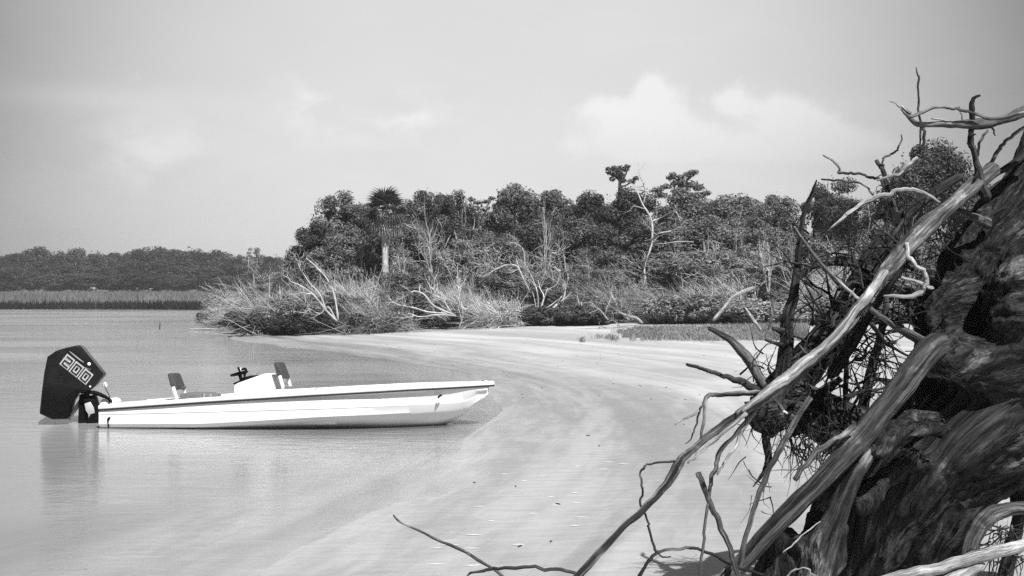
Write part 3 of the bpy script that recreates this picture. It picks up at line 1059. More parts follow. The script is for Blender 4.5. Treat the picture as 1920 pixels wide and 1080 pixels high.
# individually shaped pale wood on the bank -------------------------------------------------
def bank_wood(name, label, cat, paths, mat, D, sides=7):
    x = (paths[0][0][0] - 960) / F * D
    o = thing(name, (x, D, gz(x, D)), label, cat)
    off = np.array(o.location)
    for i, p in enumerate(paths):
        mb = MB()
        px_tube(mb, [(q[0], q[1], q[2] * 0.42) + tuple(q[3:]) for q in p], D, sides=sides, sub=4, rough=0.25, seed=i + p[0][0], wob=0.02)
        me = mb.mesh('limb', mat)
        me.transform(Matrix.Translation(-Vector(off)))
        obj('trunk' if i == 0 else 'limb', me, o)
    if len(paths) > 1 and name not in ('broken_post', 'grey_stump', 'leaning_log'):
        g = np.random.default_rng(int(paths[0][0][0]))
        mb = MB()
        for p in paths:
            c_ = spline(np.array([P(q[0], q[1], q[3] if len(q) > 3 else D) for q in p]), 4)
            for _ in range(4):
                k_ = int(g.integers(len(c_) // 3, len(c_)))
                d_ = c_[min(k_ + 1, len(c_) - 1)] - c_[max(k_ - 1, 0)]
                d_ = d_ / (np.linalg.norm(d_) + 1e-9) + g.normal(size=3) * 0.6
                grow(mb, c_[k_], d_ / np.linalg.norm(d_), g.uniform(0.3, 0.6), 0.022, 2, g, 0.6, 0.25, 4, 0.05)
        me = mb.mesh('twigs', mat)
        me.transform(Matrix.Translation(-Vector(off)))
        obj('twigs', me, o)['kind'] = 'stuff'
    return o


bank_wood('white_snag', 'crooked white snag with a forked top in the middle of the wood', T_, [
    [(1212, 545, 10), (1208, 500, 11), (1221, 460, 10), (1222, 415, 9), (1206, 385, 8), (1195, 360, 6)],
    [(1222, 415, 7), (1240, 408, 6), (1262, 396, 6, 49), (1270, 398, 4, 49)],
    [(1222, 450, 6), (1235, 438, 5, 49), (1258, 433, 5, 49)],
    [(1206, 385, 5), (1210, 360, 4), (1204, 340, 3)]], M['bark_pale'], 50)
bank_wood('bent_stem', 'thin white stem bent over in an arch beside the white stem clump', T_, [
    [(993, 545, 8), (980, 520, 7), (970, 500, 7), (950, 497, 6), (930, 505, 5), (905, 520, 4)],
    [(986, 530, 5), (984, 505, 5), (982, 470, 4), (968, 455, 3)]], M['bark_pale'], 48)
bank_wood('fallen_tree', 'fallen white tree lying over the bank with limbs toward the water', 'fallen tree', [
    [(852, 590, 9), (830, 582, 10), (810, 570, 9), (795, 552, 8), (778, 546, 7), (765, 552, 5)],
    [(838, 588, 8), (805, 585, 7), (775, 577, 5), (750, 572, 3)],
    [(855, 592, 8), (820, 590, 7), (790, 594, 6), (765, 588, 4)],
    [(846, 586, 6), (836, 570, 5), (830, 555, 4)],
    [(810, 570, 6), (815, 555, 5), (813, 540, 4)]], M['bark_pale'], 46.5)
bank_wood('leaning_dead_tree', 'three long bleached stems leaning toward the water at the point', 'fallen tree', [
    [(632, 602, 10), (610, 580, 9), (590, 556, 8), (568, 538, 6), (545, 528, 4)],
    [(634, 600, 10), (628, 560, 9), (618, 530, 8), (598, 505, 6), (574, 484, 4)],
    [(612, 582, 7), (600, 552, 6), (582, 532, 5), (562, 503, 3)],
    [(630, 600, 7), (615, 575, 6), (600, 588, 5), (575, 588, 4)]], M['bark_pale'], 46.5)
bank_wood('white_bough', 'level white dead bough stuck among dark leaves right of the crooked snag', 'branch', [
    [(1300, 454, 6), (1275, 453, 6), (1250, 456, 4), (1228, 458, 3)]], M['wood_pale'], 48.5)
bank_wood('leaning_log', 'bleached log leaning up out of the grass strip', 'log', [
    [(1337, 602, 14), (1356, 580, 15), (1378, 555, 18), (1412, 540, 16)],
    [(1378, 552, 9), (1395, 547, 9), (1412, 546, 6)]], M['wood_pale'], 39)
bank_wood('broken_post', 'pale broken trunk pointing up beside the grey stump', 'log', [
    [(1428, 620, 15), (1412, 600, 15), (1398, 578, 8)], [(1415, 603, 6), (1424, 594, 5)]], M['wood_pale'], 38)
bank_wood('grey_stump', 'upright grey stump at the end of the grass strip', 'stump', [
    [(1440, 648, 22), (1443, 615, 14), (1447, 585, 12), (1449, 562, 11)], [(1447, 572, 8), (1455, 562, 6), (1470, 552, 5)]], M['wood_mid'], 37)
bank_wood('dark_log', 'dark log lying on the sand at the end of the grass strip', 'log', [
    [(1372, 650, 18), (1410, 652, 24), (1450, 650, 26), (1500, 648, 26)]], M['wood_dark'], 36.5)
bank_wood('driftwood_heap', 'small heap of bleached driftwood where the bare sand meets the wood', 'driftwood', [
    [(1205, 606, 9), (1192, 596, 13), (1170, 590, 11), (1150, 578, 6)],
    [(1140, 600, 8), (1128, 585, 8), (1118, 575, 5)],
    [(1195, 608, 8), (1165, 612, 6), (1135, 616, 4)],
    [(1180, 600, 8), (1160, 584, 9), (1142, 572, 6)]], M['wood_pale'], 44)

# palm ---------------------------------------------------------------------------------------
D = 53.0
px0 = 722
x = (px0 - 960) / F * D
zg = gz(x, D)
palm = thing('cabbage_palm', (x, D, zg - 0.05), 'cabbage palm with a straight white trunk and round fan crown', 'palm')
ztop = EYE - (395 - 540) / F * D - zg
mb = MB()
mb.tube([(0, 0, 0), (0.01, 0, ztop * 0.4), (-0.01, 0, ztop * 0.75), (0.0, 0, ztop)], [0.16, 0.145, 0.13, 0.12], 10, 12, 0.11, 3.0)
obj('trunk', mb.mesh('trunk', M['palm_bark']), palm)
g = np.random.default_rng(5)


def frond(L, droop, seed, mat):
    g2 = np.random.default_rng(seed)
    mb = MB()
    stem = [(0, 0, 0), (L * 0.25, 0, L * 0.06), (L * 0.5, 0, L * 0.04 - droop * 0.1)]
    mb.tube(stem, [0.018, 0.013, 0.008], 4, 2)
    tip = np.array(stem[-1])
    nseg = 18
    for k in range(nseg):
        a = math.radians(-115 + 230 * k / (nseg - 1))
        l = L * 0.62 * (0.65 + 0.35 * math.cos(a * 0.7)) * g2.uniform(0.9, 1.1)
        dv = np.array([math.cos(a), math.sin(a), 0.0])
        sd_ = np.array([-dv[1], dv[0], 0]) * L * 0.03
        mid = tip + dv * l * 0.55 + np.array([0, 0, -droop * 0.08 * l])
        end = tip + dv * l + np.array([0, 0, -droop * 0.55 * l - 0.03])
        mb.add([tip, mid + sd_, end, mid - sd_ + np.array([0, 0, 0.015])], [(0, 1, 2, 3)])
    v = np.concatenate(mb.v)
    f = [np.concatenate(mb.q)] + ([np.concatenate(mb.t)] if mb.t else [])
    return mesh('frond', v, f, mat, False, {'tint': np.clip(g2.normal(0.5, 0.25, len(v)), 0, 1)})


FR = [frond(0.95, 0.5, 1, M['frond']), frond(0.95, 1.0, 2, M['frond']), frond(0.9, 1.4, 3, M['frond_dead'])]
for k in range(40):
    s = k / 39
    elev = math.radians(78 - 112 * s)
    o = obj('frond', FR[0 if s < 0.45 else (1 if s < 0.8 else 2)], palm)
    o.location = (0, 0, ztop + 0.12 - 0.28 * s)
    o.rotation_euler = (g.normal() * 0.25, -elev, k * 2.39996 + g.normal() * 0.2)
    o.scale = (1, 1, 1)
    if s >= 0.8:
        o['label'] = 'dead pale hanging frond'

# shore grass strip ---------------------------------------------------------------------------
def blades(name, cx, cy, cz, h, wdt, mat, seed, lean=0.25):
    g = np.random.default_rng(seed)
    n = len(cx)
    a = g.uniform(0, 2 * np.pi, n)
    sx, sy = np.cos(a) * wdt, np.sin(a) * wdt
    hh = h * g.uniform(0.55, 1.2, n)
    lx, ly = g.normal(0, lean, n) * hh, g.normal(0, lean, n) * hh
    v = np.stack([np.stack([cx - sx, cy - sy, cz - 0.03], 1), np.stack([cx + sx, cy + sy, cz - 0.03], 1),
                  np.stack([cx + sx * 0.7 + lx * 0.4, cy + sy * 0.7 + ly * 0.4, cz + hh * 0.6], 1),
                  np.stack([cx + lx, cy + ly, cz + hh], 1),
                  np.stack([cx - sx * 0.7 + lx * 0.4, cy - sy * 0.7 + ly * 0.4, cz + hh * 0.6], 1)], 1).reshape(-1, 3)
    f = np.arange(5 * n).reshape(-1, 5)
    patchy = vnoise(np.stack([cx * 0.5, cy * 0.15, 0 * cx], 1))
    ti = np.clip(patchy * 0.8 + g.normal(0.1, 0.09 if wdt > 0.03 else 0.2, n), 0, 1)
    return mesh(name, v, f, mat, False, {'tint': np.repeat(ti, 5)})


n = 15000
u = rng.uniform(0, 1, n)
gxp = 1085 + 430 * u ** 0.8
gy_ = 641 + rng.normal(0, 1.5, n) - rng.uniform(0, 1, n) ** 1.0 * 26 * np.clip((gxp - 1075) / 120, 0.12, 1)
gxp = gxp
gD = np.full(n, 42.0)
for _ in range(4):
    gX = (gxp - 960) / F * gD
    gZ = ground_z(gX, gD)[0]
    gD = (EYE - gZ) * F / (gy_ - 540)
gX = (gxp - 960) / F * gD
gZ = ground_z(gX, gD)[0]
keepg = fbm(np.stack([gX * 1.6, gD * 0.9, 0 * gX], 1), 3) > 0.49 - 0.12 * (gxp > 1180) - 0.05 * (gy_ < 630)
tag(obj('shore_grass', blades('shore_grass', gX[keepg], gD[keepg], gZ[keepg], 0.16, 0.009, M['grass'], 3, 0.5)),
    'strip of short dark grass growing on the pale sand before the wood', 'grass', None, 'stuff')

# marsh across the water ------------------------------------------------------------------------
n = 60000
mx_ = rng.uniform(-125, -17, n)
t_ = rng.uniform(0, 1, n) ** 1.8
my_ = 104 + t_ * 150
msd, _ = shore(mx_, my_)
ok = (msd > 1.5) & (mx_ < -14 - (my_ - 104) * 0.18) & (mx_ > -0.45 * my_ - 6)
mxx, myy = mx_[ok], my_[ok]
mz = np.minimum(ground_z(mxx, myy)[0], 0.4) - 0.1
tag(obj('marsh_grass', blades('marsh_grass', mxx, myy, mz, 0.95, 0.05, M['marsh'], 4, 0.18)),
    'wide band of pale marsh grass across the water before the far treeline', 'grass', None, 'stuff')
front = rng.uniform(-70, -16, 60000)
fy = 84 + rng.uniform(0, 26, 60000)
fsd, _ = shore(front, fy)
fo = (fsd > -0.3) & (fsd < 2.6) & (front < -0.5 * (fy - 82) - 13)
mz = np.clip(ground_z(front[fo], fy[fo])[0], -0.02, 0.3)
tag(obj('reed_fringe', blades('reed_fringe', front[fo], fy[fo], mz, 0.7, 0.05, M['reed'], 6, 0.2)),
    'dark fringe of reeds along the water in front of the pale marsh', 'reeds', None, 'stuff')

# far treeline
FARSIL = [(-60, 480), (0, 476), (40, 470), (65, 464), (100, 468), (125, 461), (150, 472), (170, 475), (200, 471), (240, 470), (285, 464), (300, 468),
          (325, 460), (350, 466), (380, 470), (420, 466), (450, 474), (500, 476), (560, 480), (620, 480)]
fs = np.array(FARSIL, float)
k = 0
for layer, (Dl, dy, stepx) in enumerate(((262, 0, 34), (240, 26, 46), (228, 48, 52))):
    px = -70.0 + layer * 11
    while px < 640:
        wd = R.uniform(54, 84)
        top = np.interp(px, fs[:, 0], fs[:, 1]) + dy + R.uniform(-9, 4)
        lab = ('rounded grey tree in the skyline of the far treeline across the marsh', 'lower grey tree before the skyline row of the far treeline',
               'small shrubby tree in the front row of the far treeline at the marsh edge')[layer]
        o = plant('far', 'far_tree', px, top, wd, Dl + R.uniform(-6, 6), lab, T_, ('skyline trees across the marsh', 'second row trees across the marsh', 'front row trees across the marsh')[layer])
        px += stepx * R.uniform(0.75, 1.2)
plant('airy', 'flat_topped_tree', 476, 463, 44, 200, 'lone flat-topped tree where the far treeline meets the point', T_)
for px in (55, 100, 240, 275, 310, 415):
    pass

# small things in the water
D = 56.0
x = (299 - 960) / F * D
mb = MB()
mb.tube([(0, 0, -0.6), (0.01, 0, 0.0), (0.02, 0, 0.28)], [0.025, 0.025, 0.02], 7, 3, 0.1)
o = obj('wooden_stake', mb.mesh('wooden_stake', M['wood_dark']))
o.location = (x, D, 0)
tag(o, 'thin dark stake standing alone in the open water', 'stake')
mb = MB()
D = 47.0
px_tube(mb, [(428, 631, 3), (440, 632, 5), (452, 630, 4), (462, 625, 3)], D, sides=6, sub=4, rough=0.2, wob=0.02)
px_tube(mb, [(446, 631, 3), (450, 636, 2)], D, sides=5, sub=3)
tag(obj('drift_branch', mb.mesh('drift_branch', M['wood_dark'])), 'small dark branch drifting off the overhanging bushes', 'branch')

# small thin white flecks on the shallows
n = 0
V, T = [], []
g = np.random.default_rng(12)
while n < 24:
    px = 790 + 420 * g.uniform()
    py = 862 + 215 * g.uniform()
    c0 = 1080 - (py - 870) * 0.9
    if abs(px - c0) > 110 + 30 * g.uniform():
        continue
    D = EYE * F / (py - 540)
    x = (px - 960) / F * D
    z = max(gz(x, D), 0) + 0.004
    L, Wd = g.uniform(0.03, 0.07), g.uniform(0.006, 0.011)
    th = np.linspace(0, 2 * np.pi, 9, endpoint=False)
    ring = np.stack([x + np.cos(th) * L * (1 + 0.25 * np.sin(3 * th + px)), D + np.sin(th) * Wd, np.full(9, z)], 1)
    b = len(V) * 10
    V.append(np.vstack([ring, [[x, D, z + 0.004]]]))
    T += [(b + i, b + (i + 1) % 9, b + 9) for i in range(9)]
    n += 1
tag(obj('white_flecks', mesh('white_flecks', np.concatenate(V), np.array(T), M['fleck'])), 'scattered white flecks on the shallows between boat and root', 'fleck', None, 'stuff')

V, Q2 = [], []
g = np.random.default_rng(31)
while len(V) < 90:
    D = g.uniform(8.5, 40)
    x = g.uniform(-4, 6)
    z, sd_, _ = ground_z(np.array([x]), np.array([D]))
    if not (0.1 < sd_[0] < 9) or z[0] < 0.0:
        continue
    L, Wd, a_ = g.uniform(0.008, 0.03), g.uniform(0.003, 0.007), g.uniform(0, 3.14)
    ca, sa = math.cos(a_), math.sin(a_)
    b = len(V) * 8
    bx = [(px_ * L, py_ * Wd, pz_) for pz_ in (-0.003, 0.008) for px_, py_ in ((-1, -.6), (1, -1), (.9, 1), (-1.1, .7))]
    V.append([(x + p[0] * ca - p[1] * sa, D + p[0] * sa + p[1] * ca, z[0] + p[2]) for p in bx])
    Q2 += [(b + 4, b + 5, b + 6, b + 7), (b, b + 1, b + 5, b + 4), (b + 1, b + 2, b + 6, b + 5), (b + 2, b + 3, b + 7, b + 6), (b + 3, b, b + 4, b + 7)]
tag(obj('wrack_bits', mesh('wrack_bits', np.concatenate(V), np.array(Q2), M['wood_dark'], False)), 'small dark bits of wrack strewn over the wet sand', 'wrack', None, 'stuff')

# ------------------------------------------------------------------ the boat
D0 = 17.3
BX, BY = -5.22, D0
boat = thing('skiff', (BX, BY, 0), 'white open skiff with black outboard resting with its bow on the sand', 'boat')
boat.rotation_euler = (math.radians(-2.6), 0, math.radians(-5.0))
boat.scale = (0.915, 1, 1)
BM = Matrix.Translation((BX, BY, 0)) @ boat.rotation_euler.to_matrix().to_4x4() @ Matrix.Diagonal((0.915, 1, 1, 1))
BI = BM.inverted()
LEN = 5.5


def ip(x, tab):
    tab = np.array(tab, float)
    return np.interp(x, tab[:, 0], tab[:, 1])


def smooth_ip(x, tab):
    tab = np.array(tab, float)
    xs = np.linspace(tab[0, 0], tab[-1, 0], 200)
    ys = np.interp(xs, tab[:, 0], tab[:, 1])
    kx = np.linspace(-1, 1, 21)
    ker = np.exp(-kx ** 2 * 4)
    ker /= ker.sum()
    yp = np.concatenate([2 * ys[0] - ys[10:0:-1], ys, 2 * ys[-1] - ys[-2:-12:-1]])
    return np.interp(x, xs, np.convolve(yp, ker, 'valid'))


xs = np.concatenate([np.linspace(0, 4.2, 43), np.linspace(4.28, 5.38, 26)])
hb = np.maximum(smooth_ip(xs, [(0, .90), (1.0, .97), (2.4, 1.0), (3.2, .95), (4.0, .80), (4.6, .56), (5.0, .36), (5.38, .05)]), 0.02)
zs = smooth_ip(xs, [(0, .20), (1.5, .305), (3.0, .40), (4.3, .47), (5.4, .515)])
chb = np.maximum(smooth_ip(xs, [(0, .885), (1.5, .95), (2.4, .955), (3.2, .90), (3.9, .73), (4.4, .53), (4.9, .27), (5.2, .06), (5.38, .012)]), 0.01)
chz = smooth_ip(xs, [(0, -.03), (1.5, -.01), (2.3, .035), (3.2, .09), (3.9, .115), (4.4, .135), (4.9, .18), (5.2, .28), (5.29, .40), (5.38, .47)])
kz = smooth_ip(xs, [(0, -.17), (1.5, -.17), (3.0, -.16), (4.0, -.13), (4.69, -.04), (5.05, .125), (5.22, .28), (5.29, .41), (5.38, .48)])
kz = np.minimum(kz, chz - 0.002)
kz = np.minimum(kz, zs - 0.03)
chz = np.minimum(chz, zs - 0.02)
stz = np.minimum(smooth_ip(xs, [(0, .14), (.85, .165), (3.3, .24), (5.1, .30), (5.3, .42), (5.38, .48)]), zs - 0.015)
stz = np.clip(stz, chz + 0.02, zs - 0.01)
chz = np.minimum(chz, stz - np.interp(xs, [4.6, 5.1], [0.02, 0.075]))
kz = np.minimum(kz, chz - 0.002)
shb = chb + (hb - chb) * (0.85 - 0.5 * np.clip(xs / 4.0, 0, 1))
rows = []
for i in range(len(xs)):
    e = min(1.0, (5.40 - xs[i]) / 1.1)
    fw = max(0.0, xs[i] - 2.2) / 3.1
    dz = 0.006 + 0.05 * fw
    fl = 0.004 + 0.085 * fw
    prof = [(hb[i], zs[i]), (hb[i] - fl * 0.75 * e, zs[i] - dz), (shb[i] + .008 * e, stz[i] + 0.012), (shb[i] + 0.008 * e, stz[i]),
            (shb[i] + 0.001 * e, stz[i] - 0.009 * min(1.0, 0.3 + e)), (chb[i] + 0.012 * e, chz[i] + min(0.045, 0.3 * (stz[i] - chz[i]))), (chb[i] - 0.03 * e, chz[i]),
            (chb[i] * 0.62, chz[i] * 0.55 + kz[i] * 0.45 - 0.012), (chb[i] * 0.3, chz[i] * 0.22 + kz[i] * 0.78), (0.0, kz[i])]
    xo = xs[i] + 0.05 * max(0, (xs[i] - 4.4)) * 0
    near = [(xo, -max(p[0], 0.0), p[1]) for p in prof]
    far = [(xo, max(p[0], 0.0), p[1]) for p in prof[-2::-1]]
    rows.append(near + far)
rows = np.array(rows)
ns, npf = rows.shape[:2]
i, j = np.meshgrid(np.arange(ns - 1), np.arange(npf - 1), indexing='ij')
q = np.stack([i * npf + j, (i + 1) * npf + j, (i + 1) * npf + j + 1, i * npf + j + 1], 2).reshape(-1, 4)
hv = rows.reshape(-1, 3)
half = npf // 2
tq = [(k, k + 1, npf - 2 - k, npf - 1 - k) for k in range(half - 1)]         # transom
tt = [(half - 1, half, half + 1)]
me = mesh('hull', hv, [q, np.array(tq), np.array(tt)], M['gel'], True)
bm_o = obj('hull', me, boat)
md = bm_o.modifiers.new('edges', 'EDGE_SPLIT')
md.split_angle = math.radians(24)

# gunwale cap (white) and dark rub rail: swept round the sheer
path = [(xs[k], -hb[k], zs[k]) for k in range(ns)] + [(xs[-1] + 0.07, 0, zs[-1] + 0.004)] + [(xs[k], hb[k], zs[k]) for k in range(ns - 1, -1, -1)]
path = np.array(path)


def sweep(path, prof, closed_prof=True):
    """prof: (out, z) offsets; sweeps along a path in plan view"""
    tg = np.gradient(path, axis=0)
    tg[:, 2] = 0
    tg /= np.linalg.norm(tg, axis=1)[:, None]
    nr = np.stack([tg[:, 1], -tg[:, 0], 0 * tg[:, 0]], 1)
    n, m_ = len(path), len(prof)
    pr = np.array(prof)
    v = path[:, None, :] + nr[:, None, :] * pr[None, :, 0, None] + np.array([0, 0, 1])[None, None, :] * pr[None, :, 1, None]
    i, j = np.meshgrid(np.arange(n - 1), np.arange(m_), indexing='ij')
    j2 = (j + 1) % m_
    return v.reshape(-1, 3), np.stack([i * m_ + j, (i + 1) * m_ + j, (i + 1) * m_ + j2, i * m_ + j2], 2).reshape(-1, 4)


v, q = sweep(path, [(0.016, -0.016), (0.021, -0.010), (0.022, 0.0), (0.016, 0.007), (-0.02, 0.007), (-0.02, -0.016)])
obj('rub_rail', mesh('rub_rail', v, q, M['rail'], False), boat)
v, q = sweep(path, [(0.014, 0.008), (0.019, 0.02), (0.016, 0.048), (0.004, 0.056), (-0.16, 0.060), (-0.165, 0.03), (-0.03, 0.008)])
keepv = v
obj('gunwale', mesh('gunwale', np.stack([v[:, 0], np.where(np.abs(v[:, 1]) < 0, 0, v[:, 1]), v[:, 2]], 1), q, M['gel'], True), boat).modifiers.new('edges', 'EDGE_SPLIT').split_angle = math.radians(30)
# decks and cockpit sole
mb = MB()


def deck(x0, x1, zoff, inset, n=14):
    a = np.linspace(x0, x1, n)
    w_ = np.maximum(np.interp(a, xs, hb) - inset, 0.004)
    z_ = np.interp(a, xs, zs) + zoff
    v = np.concatenate([np.stack([a, -w_, z_], 1), np.stack([a, 0 * a, z_ + 0.012], 1), np.stack([a, w_, z_], 1)])
    k = np.arange(n - 1)
    q = np.concatenate([np.stack([k, k + 1, n + k + 1, n + k], 1), np.stack([n + k, n + k + 1, 2 * n + k + 1, 2 * n + k], 1)])
    mb.add(v, q)


deck(3.35, 5.36, 0.052, 0.10)
deck(0.0, 0.75, 0.052, 0.10)
a = np.linspace(0.75, 3.35, 10)
w_ = np.interp(a, xs, hb) - 0.16
z_ = np.interp(a, xs, zs)
for s in (-1, 1):
    mb.add(np.concatenate([np.stack([a, s * w_, z_ + 0.055], 1), np.stack([a, s * (w_ - 0.01), 0 * a + 0.03], 1)]),
           np.stack([np.arange(9), np.arange(9) + 1, np.arange(9) + 11, np.arange(9) + 10], 1))
mb.add(np.concatenate([np.stack([a, -(w_ - .005), 0 * a + 0.035], 1), np.stack([a, w_ - .005, 0 * a + 0.035], 1)]),
       np.stack([np.arange(9), np.arange(9) + 1, np.arange(9) + 11, np.arange(9) + 10], 1))
for xx, s in ((0.75, 1), (3.35, 1)):
    wq = float(np.interp(xx, xs, hb)) - 0.165
    zq = float(np.interp(xx, xs, zs)) + 0.05
    mb.add([(xx, -wq, 0.03), (xx, wq, 0.03), (xx, wq, zq), (xx, -wq, zq)], [(0, 1, 2, 3)])
obj('deck', mb.mesh('deck', M['gel'], False), boat)


def BL(px, py, y=-0.22, inv=None):
    BI = inv or globals()['BI']
    """boat coordinates (x, z) of a photograph pixel at cross position y"""
    o_ = BI @ Vector((0, 0, EYE))
    d_ = BI.to_3x3() @ Vector(((px - 960) / F, 1.0, -(py - 540) / F))
    k_ = (y - o_.y) / d_.y
    return (o_.x + d_.x * k_, o_.z + d_.z * k_)


def prism(poly, y0, y1, bev, mat, name, parent, seg=2):
    """side outline (list of x, z) given thickness from y0 to y1, edges rounded by bev"""
    import bmesh
    bm = bmesh.new()
    a = [bm.verts.new((p[0], y0, p[1])) for p in poly]
    b = [bm.verts.new((p[0], y1, p[1])) for p in poly]
    n = len(poly)
    bm.faces.new(a)
    bm.faces.new(b[::-1])
    for k in range(n):
        bm.faces.new((a[(k + 1) % n], a[k], b[k], b[(k + 1) % n]))
    bmesh.ops.recalc_face_normals(bm, faces=bm.faces)
    if bev:
        bmesh.ops.bevel(bm, geom=list(bm.edges), offset=bev, segments=seg, profile=0.5, affect='EDGES', clamp_overlap=True)
    me = bpy.data.meshes.new(name)
    bm.to_mesh(me)
    bm.free()
    for p in me.polygons:
        p.use_smooth = True
    me.materials.append(mat)
    o = obj(name, me, parent)
    o.modifiers.new('edges', 'EDGE_SPLIT').split_angle = math.radians(38)
    return o


con = obj('console', None, boat)
prism([BL(438, 758), BL(439, 722), BL(446, 718), BL(497, 700), BL(503, 702), BL(520, 758)], -0.24, 0.24, 0.025, M['gel'], 'console_body', con)
prism([BL(435, 719), BL(447, 714), BL(452, 708), BL(470, 704), BL(475, 710), BL(440, 722)], -0.2, 0.2, 0.008, M['blackmetal'], 'dash', con)
# steering wheel: a ring tilted toward the helm with three spokes
cx, cz = BL(440, 701)
mb = MB()
th = np.linspace(0, 2 * np.pi, 25)
tilt = math.radians(22)
ax1, ax2 = np.array([math.cos(tilt), 0, math.sin(tilt) * -1.0]), np.array([0, 1, 0])
ax1 = np.array([math.cos(math.radians(-14)), 0, math.sin(math.radians(14))])
ring = [np.array([cx, -0.02, cz]) + 0.15 * (math.cos(a_) * ax1 * 0.75 + math.sin(a_) * ax2) for a_ in th]
mb.tube(ring, [0.016] * len(ring), 7, 1, tip=False)
for k in range(3):
    a_ = k * 2.094 + 0.4
    mb.tube([np.array([cx, -0.02, cz - 0.02]), np.array([cx, -0.02, cz]) + 0.15 * (math.cos(a_) * ax1 * 0.75 + math.sin(a_) * ax2)], [0.012, 0.01], 6, 2)
mb.tube([np.array([cx, -0.02, cz]), np.array([cx + 0.05, -0.02, cz - 0.12])], [0.02, 0.03], 8, 2)
obj('steering_wheel', mb.mesh('steering_wheel', M['blackmetal']), con)
mb = MB()
a_, b_ = BL(452, 714, -.2), BL(447, 690, -.2)
mb.tube([(a_[0], -0.2, a_[1]), ((a_[0] + b_[0]) / 2 + .02, -0.2, (a_[1] + b_[1]) / 2), (b_[0], -0.2, b_[1])], [0.02, 0.012, 0.018], 7, 3)
a_, b_, c_ = BL(458, 706, -.22), BL(461, 692, -.22), BL(453, 693, -.22)
mb.tube([(a_[0], -0.22, a_[1]), (b_[0], -0.22, b_[1]), (c_[0], -0.22, c_[1])], [0.018, 0.018, 0.014], 7, 3)
obj('throttle_lever', mb.mesh('throttle_lever', M['blackmetal']), con)
cx, cz = BL(451, 694, -.1)
mb = MB()
mb.tube([(cx, -0.1, cz - 0.03), (cx, -0.1, cz), (cx, -0.1, cz + 0.02)], [0.02, 0.028, 0.015], 10, 3)
obj('compass_dome', mb.mesh('compass_dome', M['gel']), con)

# cooler seat ahead of the console and the two folding backrests
o = prism([BL(500, 752), BL(506, 731), BL(578, 728), BL(581, 752)], -0.26, 0.26, 0.015, M['gel'], 'forward_seat_box', boat)
prism([BL(532, 730.5), BL(533, 725.5), BL(574, 724.5), BL(576, 729)], -0.22, 0.22, 0.008, M['cushion'], 'cushion', o)
a0, a1 = BL(547, 737, -.34), BL(562, 735, -.34)
mb = MB()
mb.tube([(a0[0], -0.263, a0[1]), (a1[0], -0.263, a1[1])], [0.008, 0.008], 6, 2)
obj('latch', mb.mesh('latch', M['steel']), o)


def backrest(dx, dy, label):
    b = obj('backrest', None, boat)
    prism([BL(311 + dx, 702 + dy), BL(316 + dx, 699.5 + dy), BL(320 + dx, 703 + dy), BL(329 + dx, 727 + dy), BL(330 + dx, 731 + dy), BL(322 + dx, 732 + dy), BL(316 + dx, 722 + dy)],
          -0.17, 0.17, 0.01, M['seatback'], 'pad', b)
    for s in (-0.185, 0.185):
        mb = MB()
        p0, p1 = BL(323 + dx, 726 + dy), BL(331 + dx, 752 + dy)
        mb.tube([(p0[0], s, p0[1]), (p1[0], s, p1[1])], [0.026, 0.03], 6, 2, tip=False)
        obj('bracket', mb.mesh('bracket', M['gel']), b)
    return b


b1 = backrest(0, 0, '')
mb = MB()
p0, p1 = BL(331, 729, -.27), BL(343, 727, -.27)
mb.tube([(p0[0], -0.19, p0[1]), (p1[0], -0.19, p1[1])], [0.014, 0.018], 7, 2)
obj('armrest', mb.mesh('armrest', M['seatback']), b1)
backrest(200, -21, '')
s1 = prism([BL(336, 752), BL(337, 738.5), BL(345, 736.5), BL(382, 737), BL(396, 741), BL(396, 752)], -0.22, 0.22, 0.012, M['cushion'], 'helm_seat', boat)
mb = MB()
for pxx in (383, 395):
    p0, p1 = BL(pxx, 752), BL(pxx + 1, 740)
    mb.tube([(p0[0], -0.24, p0[1]), (p1[0], -0.24, p1[1])], [0.012, 0.012], 6, 2)
obj('rod_holder', mb.mesh('rod_holder', M['steel']), boat)

# bow and stern fittings
mb = MB()
p = BL(823, 743, -.55)
hw = float(np.interp(p[0], xs, hb))
mb.tube([(p[0] - 0.02, -hw - 0.0, p[1] - 0.02), (p[0], -hw - 0.03, p[1]), (p[0] + 0.03, -hw - 0.0, p[1] + 0.012)], [0.012, 0.014, 0.01], 7, 3)
obj('bow_light', mb.mesh('bow_light', M['blackmetal']), boat)
mb = MB()
p = BL(205, 790, -.86)
mb.tube([(p[0] + 0.005, -0.895, p[1] - 0.07), (p[0], -0.90, p[1]), (p[0] + 0.012, -0.905, p[1] + 0.035), (p[0] + 0.035, -0.905, p[1] + 0.055)], [0.01, 0.014, 0.02, 0.008], 7, 3, 0.1)
obj('trim_fitting', mb.mesh('trim_fitting', M['blackmetal']), boat)

# outboard motor
mot = obj('outboard_motor', None, boat)
mot.location = (-0.02, 0, 0.15)
mot.rotation_euler = (0, 0, math.radians(20))
MI = (BM @ Matrix.Translation(mot.location) @ mot.rotation_euler.to_matrix().to_4x4()).inverted()
Zc = lambda zx, zy: BL(40 + zx / 4, 600 + zy / 4, -0.25, MI)
outl = [(195, 275), (265, 228), (350, 204), (430, 187), (452, 203), (505, 268), (620, 408), (612, 424), (560, 490), (510, 530), (430, 545), (380, 610), (345, 744),
        (230, 747), (135, 702), (150, 560), (170, 400)]
cowl = prism([Zc(*p) for p in outl], -0.25, 0.25, 0.055, M['cowl'], 'cowling', mot, 3)
